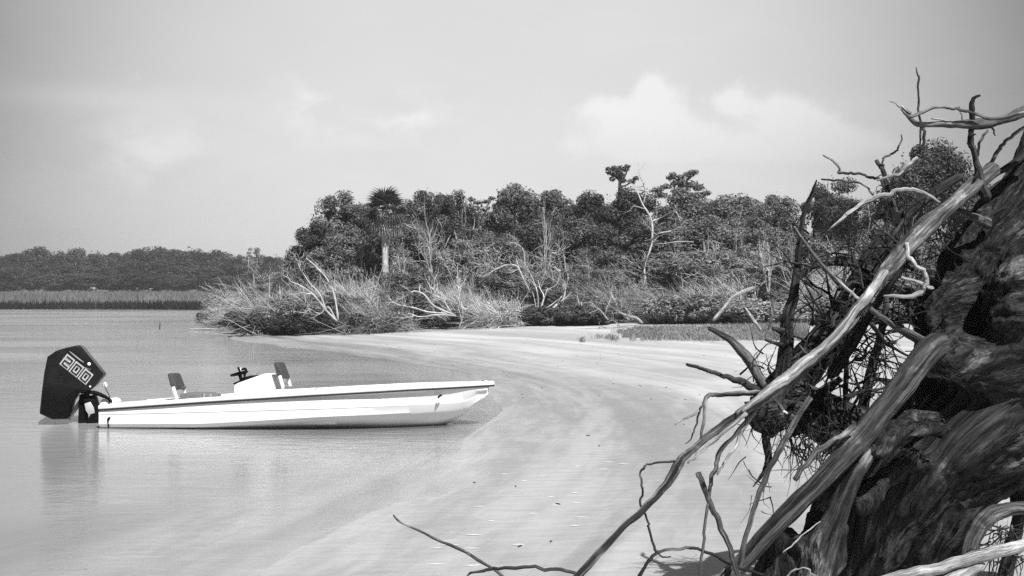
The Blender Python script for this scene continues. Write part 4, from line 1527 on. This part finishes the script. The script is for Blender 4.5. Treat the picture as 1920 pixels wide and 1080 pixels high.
# lower cowl panel standing slightly proud, with the seam between both
low = [(160, 500), (300, 470), (420, 500), (510, 528), (432, 541), (385, 606), (350, 735), (235, 738), (146, 700)]
prism([Zc(*p) for p in low], -0.256, 0.256, 0.02, M['blackmetal'], 'lower_cowling', mot, 2)
# ridge stripe and badge dot
mb = MB()
for pts, r in (([(362, 236), (400, 268), (440, 300), (468, 318)], 0.010), ([(405, 308), (440, 345), (520, 372)], 0.006)):
    q = [Zc(*p) for p in pts]
    mb.tube([(p[0], -0.248, p[1]) for p in q], [r * 0.4] + [r] * (len(q) - 2) + [r * 0.5], 6, 3)
obj('trim_stripe', mb.mesh('trim_stripe', M['steel']), mot)
mb = MB()
c_ = Zc(508, 331)
mb.tube([(c_[0], -0.235, c_[1]), (c_[0], -0.255, c_[1])], [0.024, 0.024], 8, 1, tip=False)
c_ = Zc(516, 500)
mb.tube([(c_[0], -0.235, c_[1]), (c_[0], -0.262, c_[1])], [0.014, 0.014], 8, 1, tip=False)
obj('badge', mb.mesh('badge', M['gel']), mot)
# number 200: outlined figures running down along the cowl
o0 = np.array(Zc(296, 318))
e1 = np.array(Zc(500, 480)) - o0
Lb = np.linalg.norm(e1)
e1 /= Lb
e2 = np.array([-e1[1], e1[0]])
hgt = 0.165
gw = Lb / 3.15
FIG = {'2': [(0, 1), (1, 1), (1, .52), (0, .48), (0, 0), (1, 0)],
       '0': [(0.5, 1), (1, 1), (1, 0), (0, 0), (0, 1), (0.5, 1)]}


def figures(r, y, mat, name):
    mb = MB()
    for k, ch in enumerate('200'):
        pts = []
        for (u_, v_) in FIG[ch]:
            q_ = o0 + e1 * (gw * 1.06 * k + gw * 0.16 + u_ * gw * 0.58) + e2 * (v_ * (hgt - 0.05) + 0.0)
            pts.append((q_[0], y, q_[1]))
        # straight square strokes, mitred by rings at each corner
        pts = np.array(pts)
        for a_, b_ in zip(pts[:-1], pts[1:]):
            d = (b_ - a_) / np.linalg.norm(b_ - a_)
            nn = np.array([-d[2], 0, d[0]])
            A, B = a_ - d * r, b_ + d * r
            dy = np.array([0, 0.004 + 0.0007 * len(mb.v), 0])
            vv = [A + nn * r - dy, B + nn * r - dy, B - nn * r - dy, A - nn * r - dy, A + nn * r + dy, B + nn * r + dy, B - nn * r + dy, A - nn * r + dy]
            mb.add(vv, [(0, 1, 2, 3), (7, 6, 5, 4), (0, 4, 5, 1), (1, 5, 6, 2), (2, 6, 7, 3), (3, 7, 4, 0)])
    return obj(name, mb.mesh(name, mat, False), mot)


figures(0.027, -0.248, M['decal'], 'number_outline')
figures(0.0075, -0.260, M['cowl'], 'number_fill')
# midsection, bracket and cables
prism([Zc(425, 560), Zc(500, 560), Zc(490, 640), Zc(480, 860), Zc(415, 860), Zc(420, 640)], -0.10, 0.10, 0.02, M['blackmetal'], 'leg_housing', mot)
prism([Zc(395, 640), Zc(430, 590), Zc(420, 660), Zc(352, 760), Zc(335, 745)], -0.05, 0.05, 0.008, M['steel'], 'trim_ram', mot)
prism([Zc(455, 590), Zc(545, 560), Zc(570, 640), Zc(600, 700), Zc(608, 800), Zc(480, 770), Zc(520, 700), Zc(470, 640)], -0.16, 0.16, 0.01, M['blackmetal'], 'transom_bracket', mot)
prism([Zc(468, 630), Zc(515, 615), Zc(540, 660), Zc(548, 700), Zc(500, 715), Zc(478, 680)], -0.175, -0.12, 0.01, M['decal'], 'bracket_plate', mot)
Zb = lambda zx, zy: BL(40 + zx / 4, 600 + zy / 4, -0.25)
prism([Zb(570, 690), Zb(585, 610), Zb(610, 585), Zb(650, 610), Zb(655, 690)], -0.25, 0.25, 0.03, M['gel'], 'splash_well', boat)
mb = MB()
q = [Zc(440, 540), Zc(540, 545), Zc(610, 570), Zc(655, 595), Zc(668, 612)]
mb.tube([(p[0], -0.19, p[1]) for p in q], [0.022, 0.028, 0.026, 0.022, 0.026], 8, 4)
obj('cable_boot', mb.mesh('cable_boot', M['blackmetal']), mot)
mb = MB()
q = [Zc(615, 480), Zc(635, 530), Zc(655, 570), Zc(662, 598)]
mb.tube([(p[0], -0.15, p[1]) for p in q], [0.006] * 4, 6, 4)
q = [Zc(545, 545), Zc(540, 600), Zc(545, 680)]
mb.tube([(p[0], -0.15, p[1]) for p in q], [0.006] * 3, 6, 4)
obj('hose', mb.mesh('hose', M['blackmetal']), mot)
mb = MB()
c_ = Zb(594, 492)
mb.tube([(c_[0], -0.10, c_[1] - 0.03), (c_[0], -0.10, c_[1] - 0.02), (c_[0], -0.10, c_[1] + 0.02), (c_[0], -0.10, c_[1] + 0.035)], [0.01, 0.032, 0.032, 0.012], 10, 4)
obj('stern_light', mb.mesh('stern_light', M['gel']), boat)

# ------------------------------------------------------------------ the uprooted tree
TD = 6.6
tree = thing('uprooted_tree', (P(1850, 1100, TD)[0], TD, gz(P(1850, 1100, TD)[0], TD)), 'huge uprooted weathered tree with tangled dark and bleached roots', 'dead tree')
TOFF = np.array(tree.location)


def put(mb, name, mat):
    me = mb.mesh(name, mat)
    me.transform(Matrix.Translation(-Vector(TOFF)))
    return obj(name, me, tree)


# --- the root crown and trunk: fat limbs fused by a voxel remesh, then furrowed
BODY = [
    [(2330, -120, 250, 7.0), (2082, 220, 250, 6.9), (1985, 400, 255, 6.8), (1885, 560, 290, 6.7), (1880, 700, 330, 6.7), (1900, 800, 300, 6.7)],
    [(1990, 720, 330, 6.7), (1860, 770, 300, 6.6), (1770, 830, 230, 6.5), (1690, 910, 210, 6.55), (1620, 1000, 200, 6.7), (1560, 1120, 190, 6.8), (1540, 1230, 190, 6.85)],
    [(1900, 690, 150, 6.4), (1830, 685, 110, 6.3), (1780, 675, 80, 6.25)],
    [(1562, 970, 70, 6.12), (1520, 1050, 110, 6.12), (1480, 1180, 120, 6.15)],
    [(1730, 850, 70, 6.25), (1660, 900, 50, 6.15), (1610, 950, 30, 6.1)],
    [(2010, 690, 190, 6.6), (1900, 690, 150, 6.35), (1810, 680, 115, 6.25), (1755, 660, 80, 6.16)],
    [(2000, 800, 240, 6.8), (1860, 815, 220, 6.7), (1745, 950, 190, 6.72), (1690, 1080, 200, 6.85), (1670, 1200, 210, 6.9)],
    [(1480, 990, 60, 6.05), (1450, 1050, 75, 6.1), (1440, 1150, 80, 6.1)],
    [(1920, 480, 90, 6.25), (1890, 560, 100, 6.2), (1905, 660, 110, 6.3), (1960, 740, 120, 6.4)],
    [(1800, 520, 70, 6.5), (1770, 600, 90, 6.4), (1800, 690, 110, 6.4)],
    [(1720, 560, 50, 6.5), (1760, 600, 80, 6.5), (1830, 640, 100, 6.5)],
    [(2050, 760, 300, 6.9), (1900, 800, 240, 6.5), (1760, 890, 190, 6.55)],
    [(1770, 800, 70, 6.05), (1690, 810, 60, 5.98), (1640, 850, 50, 5.98)],
]
mb = MB()
segs = []
for k, p in enumerate(BODY):
    px_tube(mb, p, None, sides=16, sub=5, rough=0.10, seed=k * 3.3 + 1)
    cpts = spline(np.array([list(P(q[0], q[1], q[3])) for q in p]), 4)
    segs += [(cpts[i_], cpts[i_ + 1], k, i_) for i_ in range(len(cpts) - 1)]
tmp_me = mb.mesh('tmp', None)
tmp = bpy.data.objects.new('tmp', tmp_me)
COL.objects.link(tmp)
rm = tmp.modifiers.new('r', 'REMESH')
rm.mode = 'VOXEL'
rm.voxel_size = 0.013
rm.use_smooth_shade = True
sm = tmp.modifiers.new('s', 'SMOOTH')
sm.factor = 0.5
sm.iterations = 4
dg = bpy.context.evaluated_depsgraph_get()
body = bpy.data.meshes.new_from_object(tmp.evaluated_get(dg))
bpy.data.objects.remove(tmp)
nv = len(body.vertices)
co = np.empty(nv * 3, np.float32)
body.vertices.foreach_get('co', co)
co = co.reshape(-1, 3).astype(float)
no = np.empty(nv * 3, np.float32)
body.vertex_normals.foreach_get('vector', no)
no = no.reshape(-1, 3)
dsum = np.zeros((nv, 3))
for a_, b_, k, i_ in segs:
    d = b_ - a_
    L = np.linalg.norm(d)
    d /= L
    if d[0] < 0:
        d = -d
    s = np.clip((co - a_) @ ((b_ - a_) / L), 0, L)
    c_ = a_ + s[:, None] * ((b_ - a_) / L)
    dist = np.linalg.norm(co - c_, axis=1)
    dsum += d[None, :] * (L / (dist + 0.45) ** 2)[:, None]
dsum /= np.linalg.norm(dsum, axis=1)[:, None] + 1e-9          # grain direction, blended between the limbs
rel = co - co.mean(0)
bark = rel - dsum * ((rel * dsum).sum(1) * 0.88)[:, None]
warp = np.stack([fbm(co * 2.1 + 5, 2), fbm(co * 2.1 + 25, 2), fbm(co * 2.1 + 45, 2)], 1) - 0.5
bark = bark + warp * 0.025
f1 = fbm(bark * 9, 3)
f2 = fbm(bark * 28 + 3, 4)
f3 = fbm(bark * 60 + 9, 3)
ridge = 1 - np.abs(2 * fbm(bark * 13 + 11, 3) - 1) * 2.2
lump = fbm(co * 3.5, 3)
lump2 = fbm(bark * 4.2 + 31, 2)
disp = (f1 - 0.5) * 0.08 + (f2 - 0.5) * 0.035 + np.clip(ridge, 0, 1) * -0.022 + (lump - 0.5) * 0.09 + (lump2 - 0.5) * 0.08 + (f3 - 0.5) * 0.018
co2 = co + no * disp[:, None]
body.vertices.foreach_set('co', (co2 - TOFF).astype(np.float32).ravel())
if 'bark' in body.attributes:
    body.attributes.remove(body.attributes['bark'])
at_ = body.attributes.new('bark', 'FLOAT_VECTOR', 'POINT')
at_.data.foreach_set('vector', bark.astype(np.float32).ravel())
body.materials.clear()
body.materials.append(M['wood_body'])
body.polygons.foreach_set('use_smooth', np.full(len(body.polygons), True))
body.update()
obj('root_crown', body, tree)

# --- single roots: (material, depth, points (px, py, width[, depth]))
RT = [
    # the thick stripped root that kinks at a knee and slants down to the sand, and its fork
    ('log', 6.0, [(1830, 690, 50, 6.3), (1790, 660, 62, 6.2), (1752, 650, 66, 6.1), (1715, 690, 62, 6.02), (1668, 755, 58, 5.98), (1605, 830, 64, 5.95), (1535, 905, 54, 5.92), (1462, 978, 54, 5.9), (1385, 1062, 52, 5.9), (1290, 1175, 52, 5.9)]),
    ('log', 6.0, [(1660, 795, 44, 6.03), (1628, 840, 52, 6.0), (1596, 900, 54, 5.98), (1570, 960, 66, 6.0), (1530, 1050, 90, 6.05), (1485, 1180, 110, 6.1)]),
    # the long bleached root that crosses the whole tangle
    ('mid', 6.3, [(1862, 318, 44, 6.5), (1790, 378, 42), (1725, 438, 46, 6.1), (1665, 505, 40, 6.0), (1632, 550, 28, 5.9), (1600, 592, 30, 5.8), (1560, 640, 32, 5.75), (1505, 690, 38, 5.7), (1445, 738, 32, 5.65), (1385, 778, 26, 5.6)]),
    ('pale', 5.6, [(1660, 510, 22, 5.95), (1625, 557, 24, 5.80), (1598, 592, 22, 5.73), (1550, 647, 26, 5.68), (1495, 692, 30, 5.64), (1440, 733, 24, 5.6), (1392, 770, 10, 5.57)]),
    ('mid', 5.6, [(1395, 772, 26, 5.62), (1345, 806, 22), (1305, 836, 20, 5.55), (1272, 868, 26, 5.5), (1246, 915, 22, 5.5), (1205, 955, 20, 5.45), (1150, 1008, 21, 5.4), (1092, 1072, 24, 5.4), (1020, 1150, 26, 5.4)]),
    ('pale', 5.5, [(1400, 775, 12), (1350, 815, 9), (1310, 852, 8), (1290, 868, 5)]),
    # dark roots left of the crown
    ('dark', 6.9, [(1440, 800, 60), (1462, 720, 48), (1474, 650, 40), (1476, 600, 36), (1490, 540, 26), (1497, 470, 14), (1508, 400, 10), (1522, 365, 9), (1531, 338, 3)]),
    ('dark', 7.0, [(1420, 800, 70), (1490, 710, 70), (1545, 640, 60), (1590, 575, 54), (1640, 490, 56), (1690, 410, 44), (1740, 370, 30), (1800, 330, 20)]),
    ('dark', 6.8, [(1500, 520, 16), (1525, 498, 22), (1570, 490, 24), (1620, 500, 30), (1680, 540, 40), (1730, 580, 44)]),
    ('mid', 6.5, [(1450, 760, 26), (1425, 715, 26), (1395, 665, 26), (1360, 632, 18), (1330, 615, 11)]),
    ('dark', 6.5, [(1440, 745, 30), (1405, 722, 20), (1362, 706, 13), (1322, 692, 10), (1288, 683, 7)]),
    ('mid', 6.4, [(1450, 735, 18), (1400, 737, 14), (1352, 740, 10), (1325, 745, 9), (1321, 775, 8), (1315, 815, 6), (1304, 846, 3)]),
    ('mid', 6.4, [(1322, 748, 6), (1308, 785, 5), (1300, 815, 4), (1285, 832, 2)]),
    ('pale', 6.4, [(1310, 770, 7), (1290, 780, 6), (1266, 796, 4)]),
    ('dark', 6.4, [(1452, 770, 74), (1428, 772, 70), (1408, 762, 40)]),
    ('dark', 6.5, [(1420, 770, 50), (1480, 775, 56), (1540, 800, 64), (1590, 835, 64), (1660, 850, 70)]),
    ('dark', 6.6, [(1480, 740, 60), (1560, 770, 50), (1620, 800, 56), (1680, 800, 60)]),
    ('dark', 6.4, [(1440, 790, 30), (1436, 830, 24), (1441, 860, 18), (1430, 890, 8), (1412, 912, 3)]),
    ('dark', 6.7, [(1598, 860, 60), (1615, 780, 36), (1628, 720, 28), (1645, 650, 22), (1662, 570, 14), (1650, 500, 8)]),
    ('dark', 6.3, [(1588, 810, 22), (1584, 770, 12), (1588, 690, 11), (1592, 620, 9), (1600, 560, 6)]),
    ('mid', 6.0, [(1488, 425, 7), (1520, 470, 8), (1552, 508, 8), (1600, 552, 9), (1640, 585, 12), (1680, 612, 18, 6.1), (1730, 640, 28, 6.15), (1770, 660, 40, 6.25)]),
    ('pale', 6.0, [(1700, 455, 9), (1703, 480, 11), (1722, 500, 12), (1735, 515, 12), (1733, 538, 12), (1722, 551, 12), (1695, 556, 10), (1658, 555, 7)]),
    ('pale', 6.1, [(1690, 520, 8), (1715, 528, 8), (1748, 540, 9)]),
    ('mid', 6.5, [(1855, 420, 30, 6.5), (1830, 410, 24), (1800, 395, 16), (1775, 392, 6)]),
    ('dark', 6.6, [(1848, 338, 14), (1880, 318, 18, 6.65), (1925, 290, 20, 6.75)]),
    ('dark', 6.4, [(1720, 452, 20), (1690, 500, 24), (1650, 560, 20), (1600, 640, 30), (1560, 700, 30)]),
    # high limb and uprights against the sky
    ('mid', 6.4, [(2000, 150, 40), (1925, 205, 32), (1880, 225, 24), (1825, 233, 27), (1765, 232, 17), (1722, 232, 13), (1702, 218, 8), (1690, 204, 4)]),
    ('mid', 6.4, [(1708, 213, 8), (1690, 200, 6), (1668, 190, 2)]),
    ('mid', 6.35, [(1703, 220, 7), (1735, 208, 7), (1770, 201, 6), (1800, 203, 6), (1830, 214, 7), (1860, 222, 8), (1905, 214, 8), (1940, 205, 6)]),
    ('mid', 6.45, [(1718, 126, 3), (1723, 155, 5), (1724, 200, 5), (1726, 240, 5), (1725, 272, 4)]),
    ('dark', 6.4, [(1734, 232, 7), (1732, 255, 8), (1727, 280, 5)]),
    ('dark', 6.4, [(1838, 179, 6), (1826, 185, 9), (1822, 200, 12), (1822, 240, 15), (1820, 262, 16), (1830, 300, 18), (1840, 345, 26), (1850, 370, 30)]),
    ('mid', 6.4, [(1746, 222, 4), (1800, 228, 4), (1806, 225, 5), (1798, 200, 3)]),
    ('mid', 6.5, [(1852, 243, 5), (1838, 262, 6), (1834, 292, 5)]),
    ('mid', 6.5, [(1925, 236, 10), (1890, 262, 10), (1868, 290, 9), (1845, 325, 9)]),
    ('dark', 6.5, [(1860, 240, 5), (1866, 254, 3)]),
    # twigs on the left above the tangle
    ('mid', 6.5, [(1543, 291, 4), (1562, 302, 6), (1574, 318, 6), (1575, 325, 6), (1600, 324, 6), (1625, 330, 6), (1648, 336, 8), (1664, 360, 12), (1680, 400, 16)]),
    ('dark', 6.6, [(1540, 336, 4), (1570, 338, 5), (1605, 342, 5), (1622, 350, 4), (1640, 370, 5)]),
    ('mid', 6.5, [(1690, 252, 3), (1690, 268, 4), (1678, 284, 5), (1660, 295, 5), (1656, 310, 5), (1662, 330, 6)]),
    ('dark', 6.45, [(1643, 300, 10), (1655, 320, 12), (1662, 345, 12), (1668, 370, 12), (1680, 420, 18)]),
    ('pale', 6.4, [(1720, 295, 8), (1702, 312, 9), (1685, 325, 8), (1660, 332, 6), (1645, 338, 4)]),
    ('pale', 6.4, [(1556, 430, 4), (1585, 405, 8), (1620, 380, 10), (1665, 365, 11), (1700, 355, 10), (1735, 362, 9), (1762, 380, 6)]),
    ('mid', 6.4, [(1625, 430, 4), (1600, 470, 5), (1612, 500, 5), (1618, 540, 6)]),
    ('dark', 6.6, [(1665, 380, 6), (1662, 430, 6), (1665, 490, 6), (1670, 560, 8)]),
    # lower twigs and stems reaching to the sand
    ('mid', 5.5, [(1275, 864, 8), (1240, 866, 6), (1212, 872, 6), (1203, 885, 6), (1203, 915, 6), (1201, 942, 6), (1212, 972, 6), (1218, 1000, 7), (1230, 1032, 6), (1242, 1043, 5), (1258, 1044, 3)]),
    ('mid', 5.7, [(1309, 886, 15), (1322, 920, 15), (1340, 960, 13), (1360, 1010, 13), (1380, 1065, 14), (1400, 1140, 16)]),
    ('mid', 5.7, [(1415, 772, 12), (1380, 812, 10), (1350, 850, 11), (1338, 890, 10), (1330, 925, 8), (1322, 990, 7), (1312, 1060, 7), (1308, 1150, 7)]),
    ('pale', 5.65, [(1410, 778, 10), (1385, 820, 8), (1362, 860, 6), (1345, 890, 4)]),
    ('mid', 5.75, [(1520, 745, 12), (1490, 790, 15), (1458, 850, 18), (1432, 905, 16), (1412, 955, 12), (1398, 1010, 11), (1384, 1075, 10), (1375, 1150, 10)]),
    ('dark', 5.7, [(1190, 1110, 8), (1212, 1058, 8), (1240, 1036, 7), (1285, 1029, 7), (1330, 1038, 7), (1380, 1062, 7), (1430, 1078, 6)]),
    ('dark', 5.5, [(882, 1074, 7), (920, 1067, 8), (975, 1063, 9), (1030, 1068, 9), (1085, 1077, 10), (1110, 1100, 12)]),
    ('dark', 5.5, [(882, 1074, 6), (878, 1084, 4)]),
    # pale roots at the lower right
    ('pale', 5.9, [(1640, 1092, 26), (1700, 1078, 30), (1780, 1060, 34), (1850, 1040, 30), (1935, 1020, 30), (2010, 1010, 34)]),
    ('mid', 6.1, [(1815, 1095, 44), (1816, 1050, 48), (1828, 1005, 48), (1855, 970, 46), (1890, 955, 40), (1950, 948, 40), (2010, 940, 40)]),
    ('pale', 5.9, [(1760, 1100, 40), (1800, 1078, 34), (1840, 1060, 20)]),
    ('pale', 5.8, [(1470, 1090, 4), (1485, 1070, 5), (1505, 1066, 5), (1535, 1082, 4), (1560, 1100, 4)]),
    ('dark', 6.6, [(1880, 1100, 40), (1900, 1020, 36), (1915, 960, 36)]),
    ('pale', 5.75, [(1452, 745, 5), (1466, 765, 6), (1476, 775, 5)]),
    ('mid', 5.9, [(1490, 900, 12), (1510, 870, 14), (1560, 830, 16), (1600, 800, 14)]),
    ('pale', 5.85, [(1468, 1036, 3), (1500, 1010, 4), (1538, 978, 3)]),
]
M['wood_log'] = wood_mat('stripped_log_wood', 0.022, 0.10, 0.31, 0.55, 0.7, 0.8)
MATK = {'log': M['wood_log'], 'pale': M['wood_pale'], 'mid': M['wood_mid'], 'dark': M['wood_dark']}
for k, (mk, dd, pts) in enumerate(RT):
    mb = MB()
    if mk != 'log':
        pts = [(q[0], q[1], q[2] * ((1.0 if mk == 'dark' and q[2] >= 50 else 0.7) if q[2] > 14 else 0.8)) + tuple(q[3:]) for q in pts]
    else:
        pts = [(q[0], q[1], q[2] * 0.74) + tuple(q[3:]) for q in pts]
    big = max(p[2] for p in pts)
    px_tube(mb, pts, dd, sides=14 if big > 24 else (9 if big > 10 else 6), sub=9 if big > 20 else 6, rough=(0.26 if mk == 'log' else 0.3) if big > 10 else 0.2, seed=k * 1.37, wob=0.006 if big > 26 else (0.010 if big > 12 else 0.016))
    if big > 12 and len(pts) > 3 and mk == 'dark':                      # snapped side roots and knots
        gs = np.random.default_rng(500 + k)
        cp = spline(np.array([(q[0], q[1], q[2], q[3] if len(q) > 3 else dd) for q in pts], float), 4)
        for _ in range(3 if big < 24 else 6):
            c_ = cp[int(gs.integers(2, len(cp) - 2))]
            a_ = gs.uniform(0, 6.28)
            l_ = c_[2] * gs.uniform(0.6, 1.5)
            w_ = c_[2] * gs.uniform(0.16, 0.34)
            dx, dy = math.cos(a_), math.sin(a_)
            px_tube(mb, [(c_[0], c_[1], w_ * 1.7, c_[3] - 0.01), (c_[0] + dx * l_ * 0.5, c_[1] + dy * l_ * 0.5, w_ * 1.1, c_[3] - 0.05),
                         (c_[0] + dx * l_, c_[1] + dy * l_, w_ * 0.7, c_[3] - 0.06)], None, sides=7, sub=4, rough=0.3, seed=k + a_, tip=False)
    put(mb, 'root' if big > 9 else 'rootlet', MATK[mk])

# --- hair roots: too many to count
g = np.random.default_rng(77)
mb = MB()


def hair(n, x0, x1, y0, y1, d0, d1, L, dirang, spr, wpx=2.6, segn=4):
    for _ in range(n):
        px, py, d = g.uniform(x0, x1), g.uniform(y0, y1), g.uniform(d0, d1)
        a_ = dirang + g.normal() * spr
        l = L * g.uniform(0.4, 1.3)
        pts = [(px, py, wpx * g.uniform(0.7, 1.6), d)]
        for s in range(segn):
            a_ += g.normal() * 0.38
            px += math.cos(a_) * l / segn
            py += math.sin(a_) * l / segn
            d += g.normal() * 0.03
            pts.append((px, py, pts[0][2] * (1 - 0.75 * (s + 1) / segn), d))
        px_tube(mb, pts, None, sides=4, sub=2)


dn = math.pi / 2
hair(70, 1470, 1570, 790, 850, 6.1, 6.6, 80, dn, 0.5)
hair(26, 1400, 1470, 770, 800, 6.2, 6.5, 55, dn, 0.6)
hair(90, 1560, 1720, 560, 720, 6.1, 6.9, 90, dn, 1.2)
hair(90, 1510, 1720, 430, 640, 6.2, 7.0, 110, dn, 2.0, 3.0)
hair(110, 1480, 1680, 640, 820, 6.0, 6.7, 90, dn * 1.3, 1.0)
hair(70, 1845, 1930, 985, 1060, 5.9, 6.6, 70, dn, 1.3)
hair(26, 1640, 1760, 350, 480, 6.4, 6.9, 100, dn * 1.2, 1.5)
hair(16, 1380, 1480, 640, 740, 6.3, 6.8, 80, -dn * 0.8, 0.8)
hair(12, 1380, 1470, 850, 960, 5.7, 6.0, 50, dn, 0.9, 2.0)
hair(14, 1690, 1800, 380, 560, 6.2, 6.6, 70, dn * 1.6, 1.2)
for k in range(34):
    m2 = MB()
    px, py, d = g.uniform(1540, 1720), g.uniform(460, 780), g.uniform(6.1, 7.0)
    a_ = g.uniform(0, 6.28)
    l = g.uniform(50, 120)
    w0 = g.uniform(5, 11)
    pts = [(px, py, w0, d)]
    for s_ in range(5):
        a_ += g.normal() * 0.3
        px += math.cos(a_) * l / 5
        py += math.sin(a_) * l / 5
        d += g.normal() * 0.05
        pts.append((px, py, w0 * (1 - 0.7 * (s_ + 1) / 5), d))
    px_tube(m2, pts, None, sides=6, sub=3, rough=0.2, seed=k * 0.77)
    put(m2, 'rootlet', M['wood_dark'] if g.random() < 0.7 else M['wood_mid'])
put(mb, 'hair_roots', M['wood_dark'])['kind'] = 'stuff'

# separate twig poking up out of the sand
mb = MB()
px_tube(mb, [(738, 966, 3, 7.6), (752, 980, 4, 7.5), (800, 1002, 5, 7.3), (860, 1030, 6, 7.0), (908, 1056, 6, 6.8), (945, 1086, 7, 6.7), (985, 1160, 8, 6.65)], None, sides=6, sub=4, rough=0.15, wob=0.01)
o = obj('dead_twig', mb.mesh('dead_twig', M['wood_mid']))
tag(o, 'single long thin twig rising from the bottom edge in front of the shallows', 'twig')

# ------------------------------------------------------------------ the air: a light haze that greys the far treeline
m = bpy.data.materials.new('haze_air')
m.use_nodes = True
t = NT(m.node_tree)
pv = t.n('ShaderNodeVolumePrincipled')
pv.inputs['Color'].default_value = (0.9, 0.9, 0.9, 1)
pv.inputs['Density'].default_value = 0.0005
ho = t.n('ShaderNodeOutputMaterial')
t.t.links.new(pv.outputs[0], ho.inputs['Volume'])
mb = MB().box(-1000, 1000, -60, 1700, -3.5, 16)
tag(obj('haze', mb.mesh('haze', m, False)), kind='stuff')
